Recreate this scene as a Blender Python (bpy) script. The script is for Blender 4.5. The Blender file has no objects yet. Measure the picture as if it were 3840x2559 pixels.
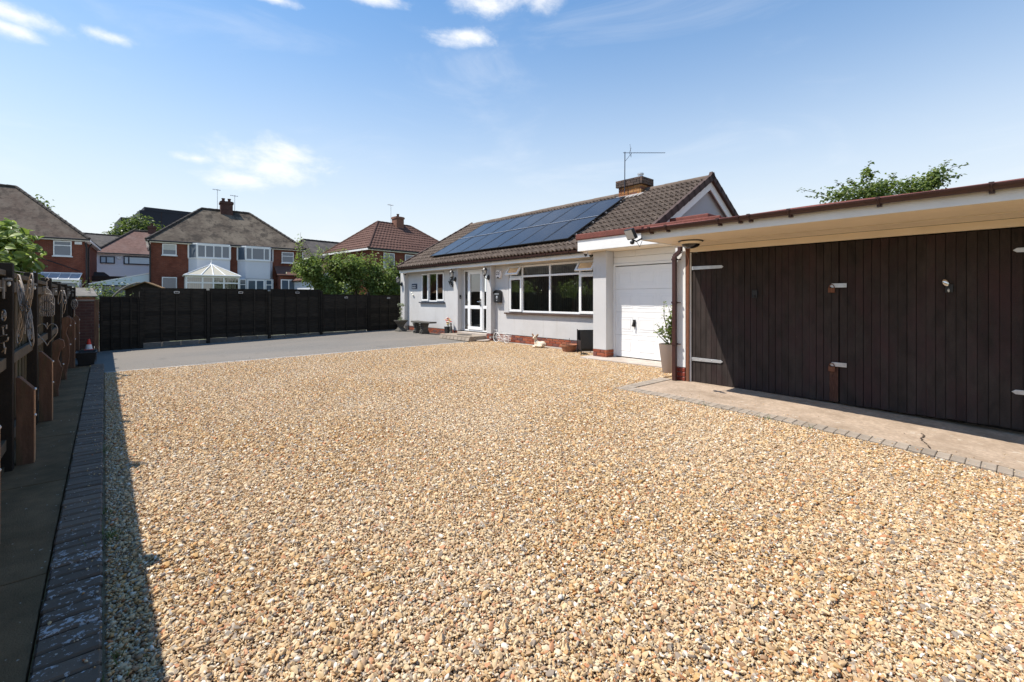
import bpy, bmesh, math, random
import numpy as np
from mathutils import Vector, Matrix, Euler, noise as mnoise

R = math.radians
random.seed(7); rng = np.random.default_rng(11)
scene = bpy.context.scene
COL = scene.collection

# ------------------------------------------------------------------ camera
cam_d = bpy.data.cameras.new('camera'); cam = bpy.data.objects.new('camera', cam_d); COL.objects.link(cam)
cam.location = (0, 0, 1.40); cam.rotation_euler = (R(90), 0, R(48.27))
cam_d.sensor_width = 36; cam_d.lens = 16.07; cam_d.shift_y = -0.0413
cam_d.clip_start = 0.05; cam_d.clip_end = 3000
scene.camera = cam

# ------------------------------------------------------------------ sun, sky, exposure
SUN_TRAVEL = Vector((0.351, 0.465, -1.0)).normalized()
sun_el = math.asin(-SUN_TRAVEL.z); sun_az = math.atan2(-SUN_TRAVEL.x, -SUN_TRAVEL.y)
sd = bpy.data.lights.new('sun', 'SUN'); sd.energy = 5.0; sd.angle = R(0.5); sd.color = (1.0, 0.945, 0.86)
so = bpy.data.objects.new('sun', sd); COL.objects.link(so)
so.rotation_euler = SUN_TRAVEL.to_track_quat('-Z', 'Y').to_euler(); so.location = (-30, -40, 80)

world = bpy.data.worlds.new('World'); scene.world = world; world.use_nodes = True
wn = world.node_tree.nodes; wl = world.node_tree.links; wn.clear()
w_out = wn.new('ShaderNodeOutputWorld'); w_bg = wn.new('ShaderNodeBackground'); w_bg.inputs[1].default_value = 0.135
sky = wn.new('ShaderNodeTexSky'); sky.sky_type = 'NISHITA'; sky.sun_disc = False
sky.sun_elevation = sun_el; sky.sun_rotation = sun_az % (2*math.pi); sky.altitude = 80
sky.air_density = 1.35; sky.dust_density = 0.05; sky.ozone_density = 2.2
w_tc = wn.new('ShaderNodeTexCoord')
def wmath(op, a, b=None, c=None):
    n = wn.new('ShaderNodeMath'); n.operation = op
    for i, v in enumerate((a, b, c)):
        if v is None: continue
        if isinstance(v, (int, float)): n.inputs[i].default_value = v
        else: wl.new(v, n.inputs[i])
    return n.outputs[0]
def wvec(op, a, b=None):
    n = wn.new('ShaderNodeVectorMath'); n.operation = op
    for i, v in enumerate((a, b)):
        if v is None: continue
        if isinstance(v, tuple): n.inputs[i].default_value = v
        else: wl.new(v, n.inputs[i])
    return n
W_DIR = wvec('NORMALIZE', w_tc.outputs['Generated']).outputs[0]
def cloud_noise(scale, stretch, detail=7, rough=0.58, dist=0.4):
    sc = wvec('MULTIPLY', W_DIR, stretch).outputs[0]
    n = wn.new('ShaderNodeTexNoise'); n.inputs['Scale'].default_value = scale; n.inputs['Detail'].default_value = detail
    n.inputs['Roughness'].default_value = rough; n.inputs['Distortion'].default_value = dist
    wl.new(sc, n.inputs['Vector']); return n.outputs['Fac']
def ramp01(v, a, b):
    n = wn.new('ShaderNodeMapRange'); n.interpolation_type = 'SMOOTHSTEP'
    n.inputs['From Min'].default_value = a; n.inputs['From Max'].default_value = b
    wl.new(v, n.inputs['Value']); return n.outputs[0]
def cloud_body(d, right, up):
    """a single cloud: an ellipse round direction d, torn by noise"""
    d = Vector(d).normalized(); r = Vector((0, 0, 1)).cross(d) * -1; r.normalize(); u = r.cross(d) ; u.normalize()
    if u.z < 0: u = -u
    df = wvec('SUBTRACT', W_DIR, tuple(d)).outputs[0]
    a = wn.new('ShaderNodeVectorMath'); a.operation = 'DOT_PRODUCT'; wl.new(df, a.inputs[0]); a.inputs[1].default_value = tuple(r)
    b = wn.new('ShaderNodeVectorMath'); b.operation = 'DOT_PRODUCT'; wl.new(df, b.inputs[0]); b.inputs[1].default_value = tuple(u)
    q = wmath('SQRT', wmath('ADD', wmath('POWER', wmath('ABSOLUTE', wmath('DIVIDE', a.outputs['Value'], right)), 2.0),
                            wmath('POWER', wmath('ABSOLUTE', wmath('DIVIDE', b.outputs['Value'], up)), 2.0)))
    return wmath('SUBTRACT', 1.0, q)
n_puff = cloud_noise(9.0, (1, 1, 1.9), 8, 0.62, 0.2)
n_wisp = cloud_noise(2.6, (1, 1, 3.6), 7, 0.6, 0.9)
n_big = cloud_noise(1.3, (1, 1, 2.2), 3, 0.5, 0.0)
bodies = None
for d, r, u in (((-1.098, .2716, .290), .12, .062), ((-1.08, .30, .305), .07, .045), ((-1.12, .23, .258), .085, .026), ((-.812, .5916, .575), .070, .022), ((-.70, .715, .655), .055, .030),
                ((-.78, .62, .64), .09, .03), ((-1.4686, -.1443, .622), .085, .020), ((-1.46, -.16, .585), .05, .014), ((-1.36, .0, .585), .045, .012), ((-1.14, .14, .29), .045, .012),
                ((-1.10, .28, .66), .07, .012), ((-.97, .42, .665), .09, .014)):
    m = cloud_body(d, r, u)
    m = ramp01(wmath('ADD', m, wmath('MULTIPLY', wmath('SUBTRACT', n_puff, 0.5), 2.9)), 0.0, 1.45)
    bodies = m if bodies is None else wmath('MAXIMUM', bodies, m)
w_sep = wn.new('ShaderNodeSeparateXYZ'); wl.new(W_DIR, w_sep.inputs[0])
wisps = wmath('MULTIPLY', ramp01(n_wisp, 0.48, 0.85), 0.22)
# thin high veil: seen through more air towards the horizon, uneven as cirrus is
slant = wmath('EXPONENT', wmath('MULTIPLY', wmath('POWER', wmath('DIVIDE', wmath('MAXIMUM', w_sep.outputs[2], 0.0), 0.35), 2.0), -1.0))
veil = wmath('MINIMUM', wmath('MULTIPLY', wmath('MULTIPLY', slant, 0.94), wmath('ADD', 0.84, wmath('MULTIPLY', n_big, 0.32))), 1.0)
w_veil = wn.new('ShaderNodeMix'); w_veil.data_type = 'RGBA'
wl.new(veil, w_veil.inputs[0]); w_hs = wn.new('ShaderNodeHueSaturation'); w_hs.inputs['Saturation'].default_value = 1.28; wl.new(sky.outputs[0], w_hs.inputs['Color']); wl.new(w_hs.outputs[0], w_veil.inputs[6]); w_veil.inputs[7].default_value = (4.95, 5.15, 5.40, 1)
cl = wmath('MINIMUM', 1.0, wmath('MAXIMUM', wmath('MULTIPLY', bodies, 1.1), wisps))
w_mix = wn.new('ShaderNodeMix'); w_mix.data_type = 'RGBA'
wl.new(cl, w_mix.inputs[0]); wl.new(w_veil.outputs[2], w_mix.inputs[6]); w_mix.inputs[7].default_value = (6.3, 6.35, 6.4, 1)
wl.new(w_mix.outputs[2], w_bg.inputs[0]); wl.new(w_bg.outputs[0], w_out.inputs[0])

vs = scene.view_settings; vs.view_transform = 'Standard'; vs.look = 'None'; vs.exposure = 0.40; vs.gamma = 1.0; vs.use_curve_mapping = False
scene.render.engine = 'CYCLES'
cy = scene.cycles; cy.max_bounces = 6; cy.diffuse_bounces = 3; cy.glossy_bounces = 4; cy.transparent_max_bounces = 10; cy.transmission_bounces = 4
cy.caustics_reflective = False; cy.caustics_refractive = False; cy.sample_clamp_indirect = 6
try:
    cy.use_denoising = True; cy.denoiser = 'OPENIMAGEDENOISE'
except Exception: pass

# ------------------------------------------------------------------ materials
MATS = {}
def newmat(name):
    m = bpy.data.materials.new(name); m.use_nodes = True; nt = m.node_tree
    return m, nt, nt.nodes['Principled BSDF']
def nmix(nt, fac, a, b, blend='MIX'):
    n = nt.nodes.new('ShaderNodeMix'); n.data_type = 'RGBA'; n.blend_type = blend
    for i, v in ((0, fac), (6, a), (7, b)):
        if isinstance(v, (int, float)): n.inputs[i].default_value = v
        elif isinstance(v, tuple): n.inputs[i].default_value = v if len(v) == 4 else (*v, 1)
        else: nt.links.new(v, n.inputs[i])
    return n.outputs[2]
def nmath(nt, op, a, b=None):
    n = nt.nodes.new('ShaderNodeMath'); n.operation = op
    for i, v in enumerate((a, b)):
        if v is None: continue
        if isinstance(v, (int, float)): n.inputs[i].default_value = v
        else: nt.links.new(v, n.inputs[i])
    return n.outputs[0]
def nnoise(nt, scale, detail=5, rough=0.6, vec=None, stretch=None):
    n = nt.nodes.new('ShaderNodeTexNoise'); n.inputs['Scale'].default_value = scale
    n.inputs['Detail'].default_value = detail; n.inputs['Roughness'].default_value = rough
    if vec is None:
        tc = nt.nodes.new('ShaderNodeTexCoord'); vec = tc.outputs['Object']
    if stretch:
        mp = nt.nodes.new('ShaderNodeMapping'); mp.inputs['Scale'].default_value = stretch
        nt.links.new(vec, mp.inputs['Vector']); vec = mp.outputs[0]
    nt.links.new(vec, n.inputs['Vector']); return n.outputs['Fac']
def nrange(nt, v, a, b, lo=0.0, hi=1.0):
    n = nt.nodes.new('ShaderNodeMapRange'); n.inputs['From Min'].default_value = a; n.inputs['From Max'].default_value = b
    n.inputs['To Min'].default_value = lo; n.inputs['To Max'].default_value = hi
    nt.links.new(v, n.inputs['Value']); return n.outputs[0]
def nbump(nt, bsdf, h, strength, dist=0.01):
    b = nt.nodes.new('ShaderNodeBump'); b.inputs['Strength'].default_value = strength; b.inputs['Distance'].default_value = dist
    nt.links.new(h, b.inputs['Height']); nt.links.new(b.outputs[0], bsdf.inputs['Normal'])
def mul(c, k): return tuple(min(1, q*k) for q in c)
def M(name, c, rough=0.6, var=0.15, vs_=5.0, bump=0.0, bs=60.0, metal=0.0, spec=0.4, rnd=0.0, stain=None, stain_s=2.0, stain_t=(0.55, 0.75), stretch=None, world_=False, rcol=None, chips=None):
    """plain procedural material: base colour with noise, optional stain colour, optional object-to-object variation, fine bump"""
    m, nt, b = newmat(name)
    vec = None
    if world_:
        g = nt.nodes.new('ShaderNodeNewGeometry'); vec = g.outputs['Position']
    f = nnoise(nt, vs_, 6, 0.62, vec, stretch)
    col = nmix(nt, nrange(nt, f, 0.3, 0.7), mul(c, 1-var), mul(c, 1+var))
    if stain:
        s = nnoise(nt, stain_s, 7, 0.68, vec, stretch)
        col = nmix(nt, nrange(nt, s, stain_t[0], stain_t[1]), col, stain)
    if chips:
        cc, csz, t0, cst = chips; cn = nnoise(nt, csz, 5, .7, vec, cst); col = nmix(nt, nrange(nt, cn, t0, t0+.03), col, cc)
    if rnd or rcol:
        oi = nt.nodes.new('ShaderNodeObjectInfo')
        if rcol:
            r_ = nt.nodes.new('ShaderNodeValToRGB'); r_.color_ramp.interpolation = 'CONSTANT'
            e = r_.color_ramp.elements
            while len(e) < len(rcol): e.new(0.5)
            for i, q in enumerate(rcol): e[i].position = i/len(rcol); e[i].color = (*q, 1)
            nt.links.new(oi.outputs['Random'], r_.inputs[0])
            col = nmix(nt, 1.0, r_.outputs[0], nmix(nt, nrange(nt, f, 0.3, 0.7), (1-var,)*3, (1.0,)*3), 'MULTIPLY')
        if rnd:
            v = nrange(nt, oi.outputs['Random'], 0, 1, 1-rnd, 1+rnd)
            hs = nt.nodes.new('ShaderNodeHueSaturation'); nt.links.new(col, hs.inputs['Color']); nt.links.new(v, hs.inputs['Value']); col = hs.outputs[0]
    nt.links.new(col, b.inputs['Base Color'])
    b.inputs['Roughness'].default_value = rough; b.inputs['Metallic'].default_value = metal; b.inputs['Specular IOR Level'].default_value = spec
    if bump:
        nbump(nt, b, nnoise(nt, bs, 4, 0.7, vec), bump)
    MATS[name] = m; return m

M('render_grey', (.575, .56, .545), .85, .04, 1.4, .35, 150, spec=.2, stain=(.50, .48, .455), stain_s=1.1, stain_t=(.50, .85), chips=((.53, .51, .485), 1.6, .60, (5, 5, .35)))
M('gable_shade_grey', (.43, .43, .445), .85, .05, 1.4, .3, 150, spec=.2)  # render grey made darker: the gable's shade is put into the colour
M('upvc', (.84, .835, .82), .32, .02, 2, spec=.5)
M('white_paint', (.80, .79, .765), .5, .05, 3, .08, 30, stain=(.66, .62, .55), stain_s=2.2, stain_t=(.6, .85))
M('cream_soffit', (.91, .78, .60), .5, .05, 2, stain=(.72, .58, .42), stain_s=1.3, stain_t=(.58, .9))
M('brown_gutter', (.055, .022, .018), .38, .18, 9, .05, 60, spec=.45)
M('red_felt', (.20, .072, .057), .9, .25, 40, .7, 500, spec=.2, stain=(.13, .055, .045), stain_s=3, stain_t=(.45, .8))
M('brick_red', (.33, .10, .06), .9, .22, 30, .4, 160, spec=.2, rcol=[(.36, .105, .055), (.30, .085, .05), (.22, .085, .07), (.40, .13, .07), (.26, .09, .06), (.17, .085, .08)])
M('brick_chim', (.34, .15, .07), .9, .3, 30, .4, 160, spec=.2, rcol=[(.42, .19, .07), (.34, .14, .06), (.24, .10, .06), (.47, .24, .10)])
M('brick_dark', (.12, .085, .07), .9, .3, 30, .4, 160, spec=.2, rcol=[(.13, .09, .075), (.10, .075, .065), (.17, .11, .085)])
M('brick_glazed', (.20, .035, .022), .25, .2, 10, .1, 60, spec=.6, rnd=.2)
M('mortar', (.40, .37, .33), .95, .15, 20, .4, 150, spec=.1)
M('roof_tile', (.135, .102, .080), .92, .28, 7, .5, 130, spec=.15, rnd=.16, stain=(.20, .165, .13), stain_s=9, stain_t=(.55, .8))
M('roof_deck', (.05, .042, .038), .95, .1)
M('verge_brown', (.085, .058, .050), .85, .15, 6, .2, 80, spec=.2, rnd=.08)
M('dark_plank', (.036, .0280, .0250), .7, .35, 3.0, .35, 60, spec=.16, rnd=.13, chips=((.17, .11, .08), 7.0, .725, (4, 4, .9)), stain=(.047, .0260, .0265), stain_s=.9, stain_t=(.45, .68), stretch=(3, 3, 1.2), world_=True)
M('rust_wood', (.17, .075, .045), .9, .35, 8, .3, 50, spec=.2, stain=(.30, .23, .17), stain_s=9, stain_t=(.6, .8), stretch=(8, 8, 1))
M('rust_board', (.075, .036, .026), .9, .4, 10, .4, 50, spec=.2, stain=(.16, .085, .05), stain_s=7, stain_t=(.56, .72), stretch=(9, 9, 1.2))
M('metal_dull', (.22, .20, .18), .6, .2, 20, metal=.3)
M('galv', (.56, .57, .58), .42, .12, 14, .05, 40, metal=.65, spec=.5, stain=(.42, .40, .37), stain_s=6)
M('black_metal', (.016, .016, .017), .42, .1, 10, spec=.5)
M('fence_black', (.0225, .0185, .0140), .80, .5, 4, .4, 50, spec=.2, rnd=.35, stretch=(1.2, .6, 8), stain=(.036, .030, .022), stain_s=2.5, stain_t=(.55, .8))
M('fence_olive', (.075, .056, .036), .85, .35, 4, .4, 45, spec=.2, rnd=.2, stain=(.060, .066, .030), stain_s=1.4, stain_t=(.45, .7), stretch=(4, 4, .6))
M('fence_rail', (.105, .085, .060), .85, .25, 4, .4, 45, spec=.2)
M('fence_post', (.028, .022, .017), .85, .25, 4, .4, 45, spec=.2)
M('spur_wood', (.16, .086, .054), .85, .35, 3, .5, 40, spec=.2, rnd=.16, stain=(.075, .075, .035), stain_s=2.3, stain_t=(.5, .75), stretch=(5, 5, .8))
M('spur_grain', (.42, .24, .13), .85, .25, 9, .3, 40, spec=.2)
M('concrete', (.46, .40, .345), .92, .13, 5, .35, 130, spec=.15, stain=(.34, .27, .21), stain_s=1.6, stain_t=(.5, .8))
M('apron', (.43, .33, .245), .9, .22, 26, .6, 150, spec=.2, stain=(.27, .20, .14), stain_s=2.2, stain_t=(.44, .72), world_=True, chips=((.50, .42, .33), 9.0, .62, (1, 1, 1)))
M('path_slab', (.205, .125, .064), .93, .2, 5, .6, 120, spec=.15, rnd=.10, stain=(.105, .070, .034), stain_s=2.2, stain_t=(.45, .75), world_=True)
M('gravelboard', (.17, .155, .135), .92, .2, 4, .4, 90, spec=.15, rnd=.15, stain=(.09, .085, .072), stain_s=3)
M('paver_grey', (.32, .265, .21), .9, .15, 12, .5, 200, spec=.2, rnd=.14)
M('paver_pale', (.36, .33, .30), .9, .12, 12, .5, 200, spec=.2, rnd=.12)
M('terracotta', (.36, .165, .095), .85, .14, 9, .2, 90, spec=.2, stain=(.45, .33, .25), stain_s=5, stain_t=(.6, .8))
M('taupe_pot', (.37, .295, .25), .55, .04, 4, .05, 60, spec=.35)
M('black_plastic', (.020, .020, .021), .5, .15, 8, spec=.4)
M('soil', (.045, .03, .02), .95, .3, 30, .8, 80)
M('stone_dark', (.095, .088, .075), .85, .3, 11, .6, 60, spec=.3, stain=(.36, .35, .31), stain_s=7, stain_t=(.62, .74))
M('white_wire', (.78, .77, .74), .5, .1, 20, spec=.4)
M('cream_wire', (.36, .30, .245), .65, .25, 25, .2, 80, spec=.3)
M('sign_slate', (.06, .07, .10), .6, .1, 10)
M('alarm_white', (.80, .75, .73), .4, .04, 6, spec=.4)
M('ink', (.02, .02, .025), .6, .0)
M('chrome', (.75, .75, .75), .18, .03, metal=1.0)
M('dome_black', (.01, .01, .012), .12, .0, spec=.7)
M('lamp_glass', (.55, .55, .52), .1, .05, spec=.7)
M('red_plastic', (.62, .045, .025), .4, .08, 8)
M('cone_white', (.78, .78, .78), .4, .05, 8)
M('flower_red', (.62, .05, .045), .6, .2, 30); M('flower_yellow', (.80, .60, .16), .6, .2, 30); M('flower_peach', (.80, .50, .32), .6, .2, 30); M('flower_white', (.80, .79, .72), .6, .1, 30)
M('fawn_cream', (.66, .55, .42), .75, .15, 14, .3, 90, stain=(.40, .26, .15), stain_s=6, stain_t=(.58, .8))
M('fawn_brown', (.24, .13, .07), .75, .2, 14)
M('bark', (.085, .062, .045), .95, .3, 12, .8, 50)
M('twig', (.13, .10, .065), .9, .2, 12)
M('house_white', (.66, .68, .72), .85, .04, .6, .2, 60)
M('house_plain_brick', (.23, .11, .075), .9, .2, 9)  # plain brown-red brick colour without a joint pattern
M('clad_dark', (.022, .024, .036), .7, .10, .4)
M('clad_rust', (.055, .028, .027), .8, .10, .4)
M('window_dark_frame', (.035, .04, .06), .5, .05)
M('room', (.48, .44, .38), .9, .2, 2)
M('blind_slat', (.66, .65, .55), .75, .06, 6)
M('poly_grey', (.40, .43, .46), .3, .08, 3)
M('curtain', (.55, .54, .50), .9, .2, 20, stretch=(8, 8, .3))
M('mat_coir', (.10, .085, .07), .95, .3, 60, .6, 200)
M('tan_wood', (.45, .34, .22), .8, .2, 6)
M('debris', (.42, .37, .30), .8, .25, 40)

def mat_glass(name, tint, boost=1.0):
    m, nt, b = newmat(name); nt.nodes.remove(b)
    out = nt.nodes['Material Output']
    fr = nt.nodes.new('ShaderNodeFresnel'); fr.inputs[0].default_value = 1.52
    tr = nt.nodes.new('ShaderNodeBsdfTransparent'); tr.inputs[0].default_value = (*tint, 1)
    gl = nt.nodes.new('ShaderNodeBsdfGlossy'); gl.inputs['Roughness'].default_value = 0.012; gl.inputs[0].default_value = (1, 1, 1, 1)
    mx = nt.nodes.new('ShaderNodeMixShader')
    nt.links.new(nmath(nt, 'MINIMUM', nmath(nt, 'ADD', nmath(nt, 'MULTIPLY', fr.outputs[0], 2.6*boost), .05), 1.0), mx.inputs[0]); nt.links.new(tr.outputs[0], mx.inputs[1]); nt.links.new(gl.outputs[0], mx.inputs[2])
    nt.links.new(mx.outputs[0], out.inputs['Surface']); MATS[name] = m
mat_glass('glass', (.72, .74, .72)); mat_glass('glass_roof', (.78, .80, .80), 1.1)
def mat_farglass():
    m, nt, b = newmat('far_glass'); b.inputs['Base Color'].default_value = (.095, .125, .165, 1); b.inputs['Roughness'].default_value = .05; b.inputs['Specular IOR Level'].default_value = .9  # bluish base colour stands in for reflected sky and curtains
    nbump(nt, b, nnoise(nt, 1.3, 1), .02, .05); MATS['far_glass'] = m
    m, nt, b = newmat('pale_glass'); b.inputs['Base Color'].default_value = (.42, .56, .64, 1); b.inputs['Roughness'].default_value = .08; b.inputs['Specular IOR Level'].default_value = .8; MATS['pale_glass'] = m
    m, nt, b = newmat('poly_roof'); c = nmix(nt, nnoise(nt, 3), (.42, .385, .295), (.50, .465, .37)); nt.links.new(c, b.inputs['Base Color']); b.inputs['Roughness'].default_value = .35; MATS['poly_roof'] = m
mat_farglass()
def mat_solar():
    m, nt, b = newmat('solar_cell')
    tc = nt.nodes.new('ShaderNodeTexCoord'); sp = nt.nodes.new('ShaderNodeSeparateXYZ'); nt.links.new(tc.outputs['Object'], sp.inputs[0])
    def lines(s, per, w):
        fr = nmath(nt, 'FRACT', nmath(nt, 'DIVIDE', s, per)); return nmath(nt, 'LESS_THAN', fr, w)
    g = nmath(nt, 'MAXIMUM', lines(sp.outputs[0], .1635, .03), lines(sp.outputs[1], .1555, .03))
    c = nmix(nt, nnoise(nt, 1.5, 3), (.014, .014, .019), (.020, .020, .026)); c = nmix(nt, g, c, (.021, .021, .027))
    nt.links.new(c, b.inputs['Base Color']); b.inputs['Roughness'].default_value = .11; b.inputs['Specular IOR Level'].default_value = .26
    b.inputs['Coat Weight'].default_value = 0.0
    nt.links.new(nrange(nt, nnoise(nt, 2.0, 5), .3, .7, .14, .26), b.inputs['Roughness']); MATS['solar_cell'] = m
mat_solar()
def mat_brickwall(name, c1, c2, mort):
    m, nt, b = newmat(name)
    tc = nt.nodes.new('ShaderNodeTexCoord'); sp = nt.nodes.new('ShaderNodeSeparateXYZ'); nt.links.new(tc.outputs['Object'], sp.inputs[0])
    cb = nt.nodes.new('ShaderNodeCombineXYZ'); nt.links.new(nmath(nt, 'ADD', sp.outputs[0], sp.outputs[1]), cb.inputs[0]); nt.links.new(sp.outputs[2], cb.inputs[1])
    br = nt.nodes.new('ShaderNodeTexBrick'); nt.links.new(cb.outputs[0], br.inputs['Vector'])
    br.inputs['Scale'].default_value = 1; br.inputs['Brick Width'].default_value = .225; br.inputs['Row Height'].default_value = .075; br.inputs['Mortar Size'].default_value = .006
    br.inputs['Color1'].default_value = (*c1, 1); br.inputs['Color2'].default_value = (*c2, 1); br.inputs['Mortar'].default_value = (*mort, 1); br.inputs['Bias'].default_value = -.1
    big = nnoise(nt, .9, 6, .7); c = nmix(nt, nrange(nt, big, .35, .7), br.outputs[0], mul(c2, .62)); sm = nnoise(nt, 5, 5, .7, None, (1, 1, 3.0))
    c = nmix(nt, nmath(nt, 'MULTIPLY', nrange(nt, sm, .5, .8), .6), c, mul(c1, 1.45))
    nt.links.new(c, b.inputs['Base Color']); b.inputs['Roughness'].default_value = .92; b.inputs['Specular IOR Level'].default_value = .15
    nbump(nt, b, br.outputs['Fac'], -.5, .006); MATS[name] = m
mat_brickwall('brick_wall', (.225, .070, .042), (.155, .052, .036), (.20, .13, .10))
mat_brickwall('brick_wall_dull', (.13, .065, .05), (.10, .05, .045), (.15, .12, .10))
def mat_roof(name, c, pale, dark, gauge=.10, moss=.5):
    m, nt, b = newmat(name)
    tc = nt.nodes.new('ShaderNodeTexCoord'); sp = nt.nodes.new('ShaderNodeSeparateXYZ'); nt.links.new(tc.outputs['Object'], sp.inputs[0])
    fr = nmath(nt, 'FRACT', nmath(nt, 'DIVIDE', sp.outputs[2], gauge*.65))
    row = nmath(nt, 'FLOOR', nmath(nt, 'DIVIDE', sp.outputs[2], gauge*.65))
    cb = nt.nodes.new('ShaderNodeCombineXYZ'); nt.links.new(nmath(nt, 'FLOOR', nmath(nt, 'MULTIPLY', nmath(nt, 'ADD', sp.outputs[0], sp.outputs[1]), 6.1)), cb.inputs[0]); nt.links.new(row, cb.inputs[2])
    wn_ = nt.nodes.new('ShaderNodeTexWhiteNoise'); nt.links.new(cb.outputs[0], wn_.inputs['Vector'])
    c_ = nmix(nt, nrange(nt, wn_.outputs['Value'], 0, 1, .1, .9), mul(c, .75), mul(c, 1.25))
    s1 = nnoise(nt, .55, 6, .65, None, (1.6, 1.6, .5)); c_ = nmix(nt, nrange(nt, s1, .42, .60), c_, pale)
    s2 = nnoise(nt, .75, 6, .7, None, (2.2, 2.2, .35)); c_ = nmix(nt, nmath(nt, 'MULTIPLY', nrange(nt, s2, .50, .60), moss), c_, dark)
    ln = nmath(nt, 'LESS_THAN', fr, .18); c_ = nmix(nt, nmath(nt, 'MULTIPLY', ln, .45), c_, mul(c, .35))
    s3 = nnoise(nt, 6, 4, .7, None, (1, 1, 4)); c_ = nmix(nt, nmath(nt, 'MULTIPLY', nrange(nt, s3, .66, .74), .6), c_, mul(pale, 1.9))
    nt.links.new(c_, b.inputs['Base Color']); b.inputs['Roughness'].default_value = .93; b.inputs['Specular IOR Level'].default_value = .12
    nbump(nt, b, fr, .5, .02); MATS[name] = m
mat_roof('clay_old', (.105, .084, .066), (.175, .145, .112), (.040, .034, .029), moss=.75)
mat_roof('clay_left', (.120, .088, .070), (.165, .132, .105), (.055, .043, .036), moss=.65)
mat_roof('clay_pink', (.19, .115, .095), (.21, .14, .12), (.12, .075, .065), moss=.3)
mat_roof('roof_grey', (.10, .09, .085), (.13, .115, .10), (.06, .055, .05))
M('ridge_dark', (.055, .046, .039), .9, .3, 4, .3, 60)
M('roof_red', (.125, .070, .055), .9, .25, 5, .3, 60, spec=.15, rnd=.08, stain=(.095, .05, .042), stain_s=1.2, stain_t=(.5, .75))
def mat_leaf(name, a, b_, trans=.35, rough=.45):
    m, nt, b = newmat(name); out = nt.nodes['Material Output']
    g = nt.nodes.new('ShaderNodeNewGeometry'); r_ = nt.nodes.new('ShaderNodeValToRGB'); nt.links.new(g.outputs['Random Per Island'], r_.inputs[0])
    e = r_.color_ramp.elements; e[0].color = (*mul(a, .55), 1); e[1].color = (*mul(b_, 1.25), 1); x = e.new(.35); x.color = (*a, 1); x = e.new(.75); x.color = (*b_, 1)
    nt.links.new(r_.outputs[0], b.inputs['Base Color']); b.inputs['Roughness'].default_value = rough; b.inputs['Specular IOR Level'].default_value = .45
    t = nt.nodes.new('ShaderNodeBsdfTranslucent'); nt.links.new(nmix(nt, .5, r_.outputs[0], (.30, .42, .06)), t.inputs[0])
    mx = nt.nodes.new('ShaderNodeMixShader'); mx.inputs[0].default_value = trans
    nt.links.new(b.outputs[0], mx.inputs[1]); nt.links.new(t.outputs[0], mx.inputs[2]); nt.links.new(mx.outputs[0], out.inputs['Surface']); MATS[name] = m
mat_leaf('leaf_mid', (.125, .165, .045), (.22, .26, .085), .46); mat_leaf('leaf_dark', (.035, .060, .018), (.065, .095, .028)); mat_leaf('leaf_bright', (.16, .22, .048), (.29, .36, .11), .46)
mat_leaf('leaf_far', (.06, .088, .028), (.10, .13, .045)); mat_leaf('leaf_lime', (.12, .17, .03), (.22, .28, .06)); mat_leaf('leaf_pale', (.20, .22, .14), (.45, .46, .36)); mat_leaf('leaf_red', (.20, .06, .03), (.26, .10, .04))
mat_leaf('grass', (.07, .11, .025), (.14, .17, .05))
def mat_gravel():
    m, nt, b = newmat('gravel_stone')
    g = nt.nodes.new('ShaderNodeNewGeometry'); r_ = nt.nodes.new('ShaderNodeValToRGB'); nt.links.new(g.outputs['Random Per Island'], r_.inputs[0])
    r_.color_ramp.interpolation = 'CONSTANT'; e = r_.color_ramp.elements
    cs = [(.62, .415, .195), (.69, .515, .295), (.54, .345, .155), (.74, .605, .40), (.58, .30, .085), (.64, .44, .225), (.35, .20, .095), (.71, .54, .315), (.50, .425, .33), (.48, .175, .048), (.65, .475, .26), (.83, .77, .65), (.24, .185, .14), (.68, .485, .245), (.58, .36, .14), (.73, .57, .34), (.43, .27, .135), (.56, .32, .10)]
    while len(e) < len(cs): e.new(.5)
    for i, c in enumerate(cs): e[i].position = i/len(cs); e[i].color = (*c, 1)
    tc = nt.nodes.new('ShaderNodeTexCoord'); n = nnoise(nt, 90, 4, .7); big = nnoise(nt, .55, 4, .6, g.outputs['Position'])
    c = nmix(nt, 1.0, r_.outputs[0], nmix(nt, nrange(nt, n, .3, .7), (.78, .75, .72), (1, 1, 1)), 'MULTIPLY')
    c = nmix(nt, nmath(nt, 'MULTIPLY', nrange(nt, big, .42, .72), .26), c, (.72, .60, .44)); brown = nnoise(nt, 1.7, 5, .65, g.outputs['Position']); c = nmix(nt, nmath(nt, 'MULTIPLY', nrange(nt, brown, .52, .75), .30), c, (.40, .25, .125))
    hs = nt.nodes.new('ShaderNodeHueSaturation'); hs.inputs['Saturation'].default_value = .94; hs.inputs['Value'].default_value = .99; nt.links.new(c, hs.inputs['Color']); c = hs.outputs[0]
    nt.links.new(c, b.inputs['Base Color']); b.inputs['Roughness'].default_value = .72; b.inputs['Specular IOR Level'].default_value = .3
    nbump(nt, b, nnoise(nt, 260, 3), .25, .002); MATS['gravel_stone'] = m
    M('gravel_bed', (.36, .25, .145), .95, .3, 60, .9, 90, spec=.1, world_=True)
mat_gravel()
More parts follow.
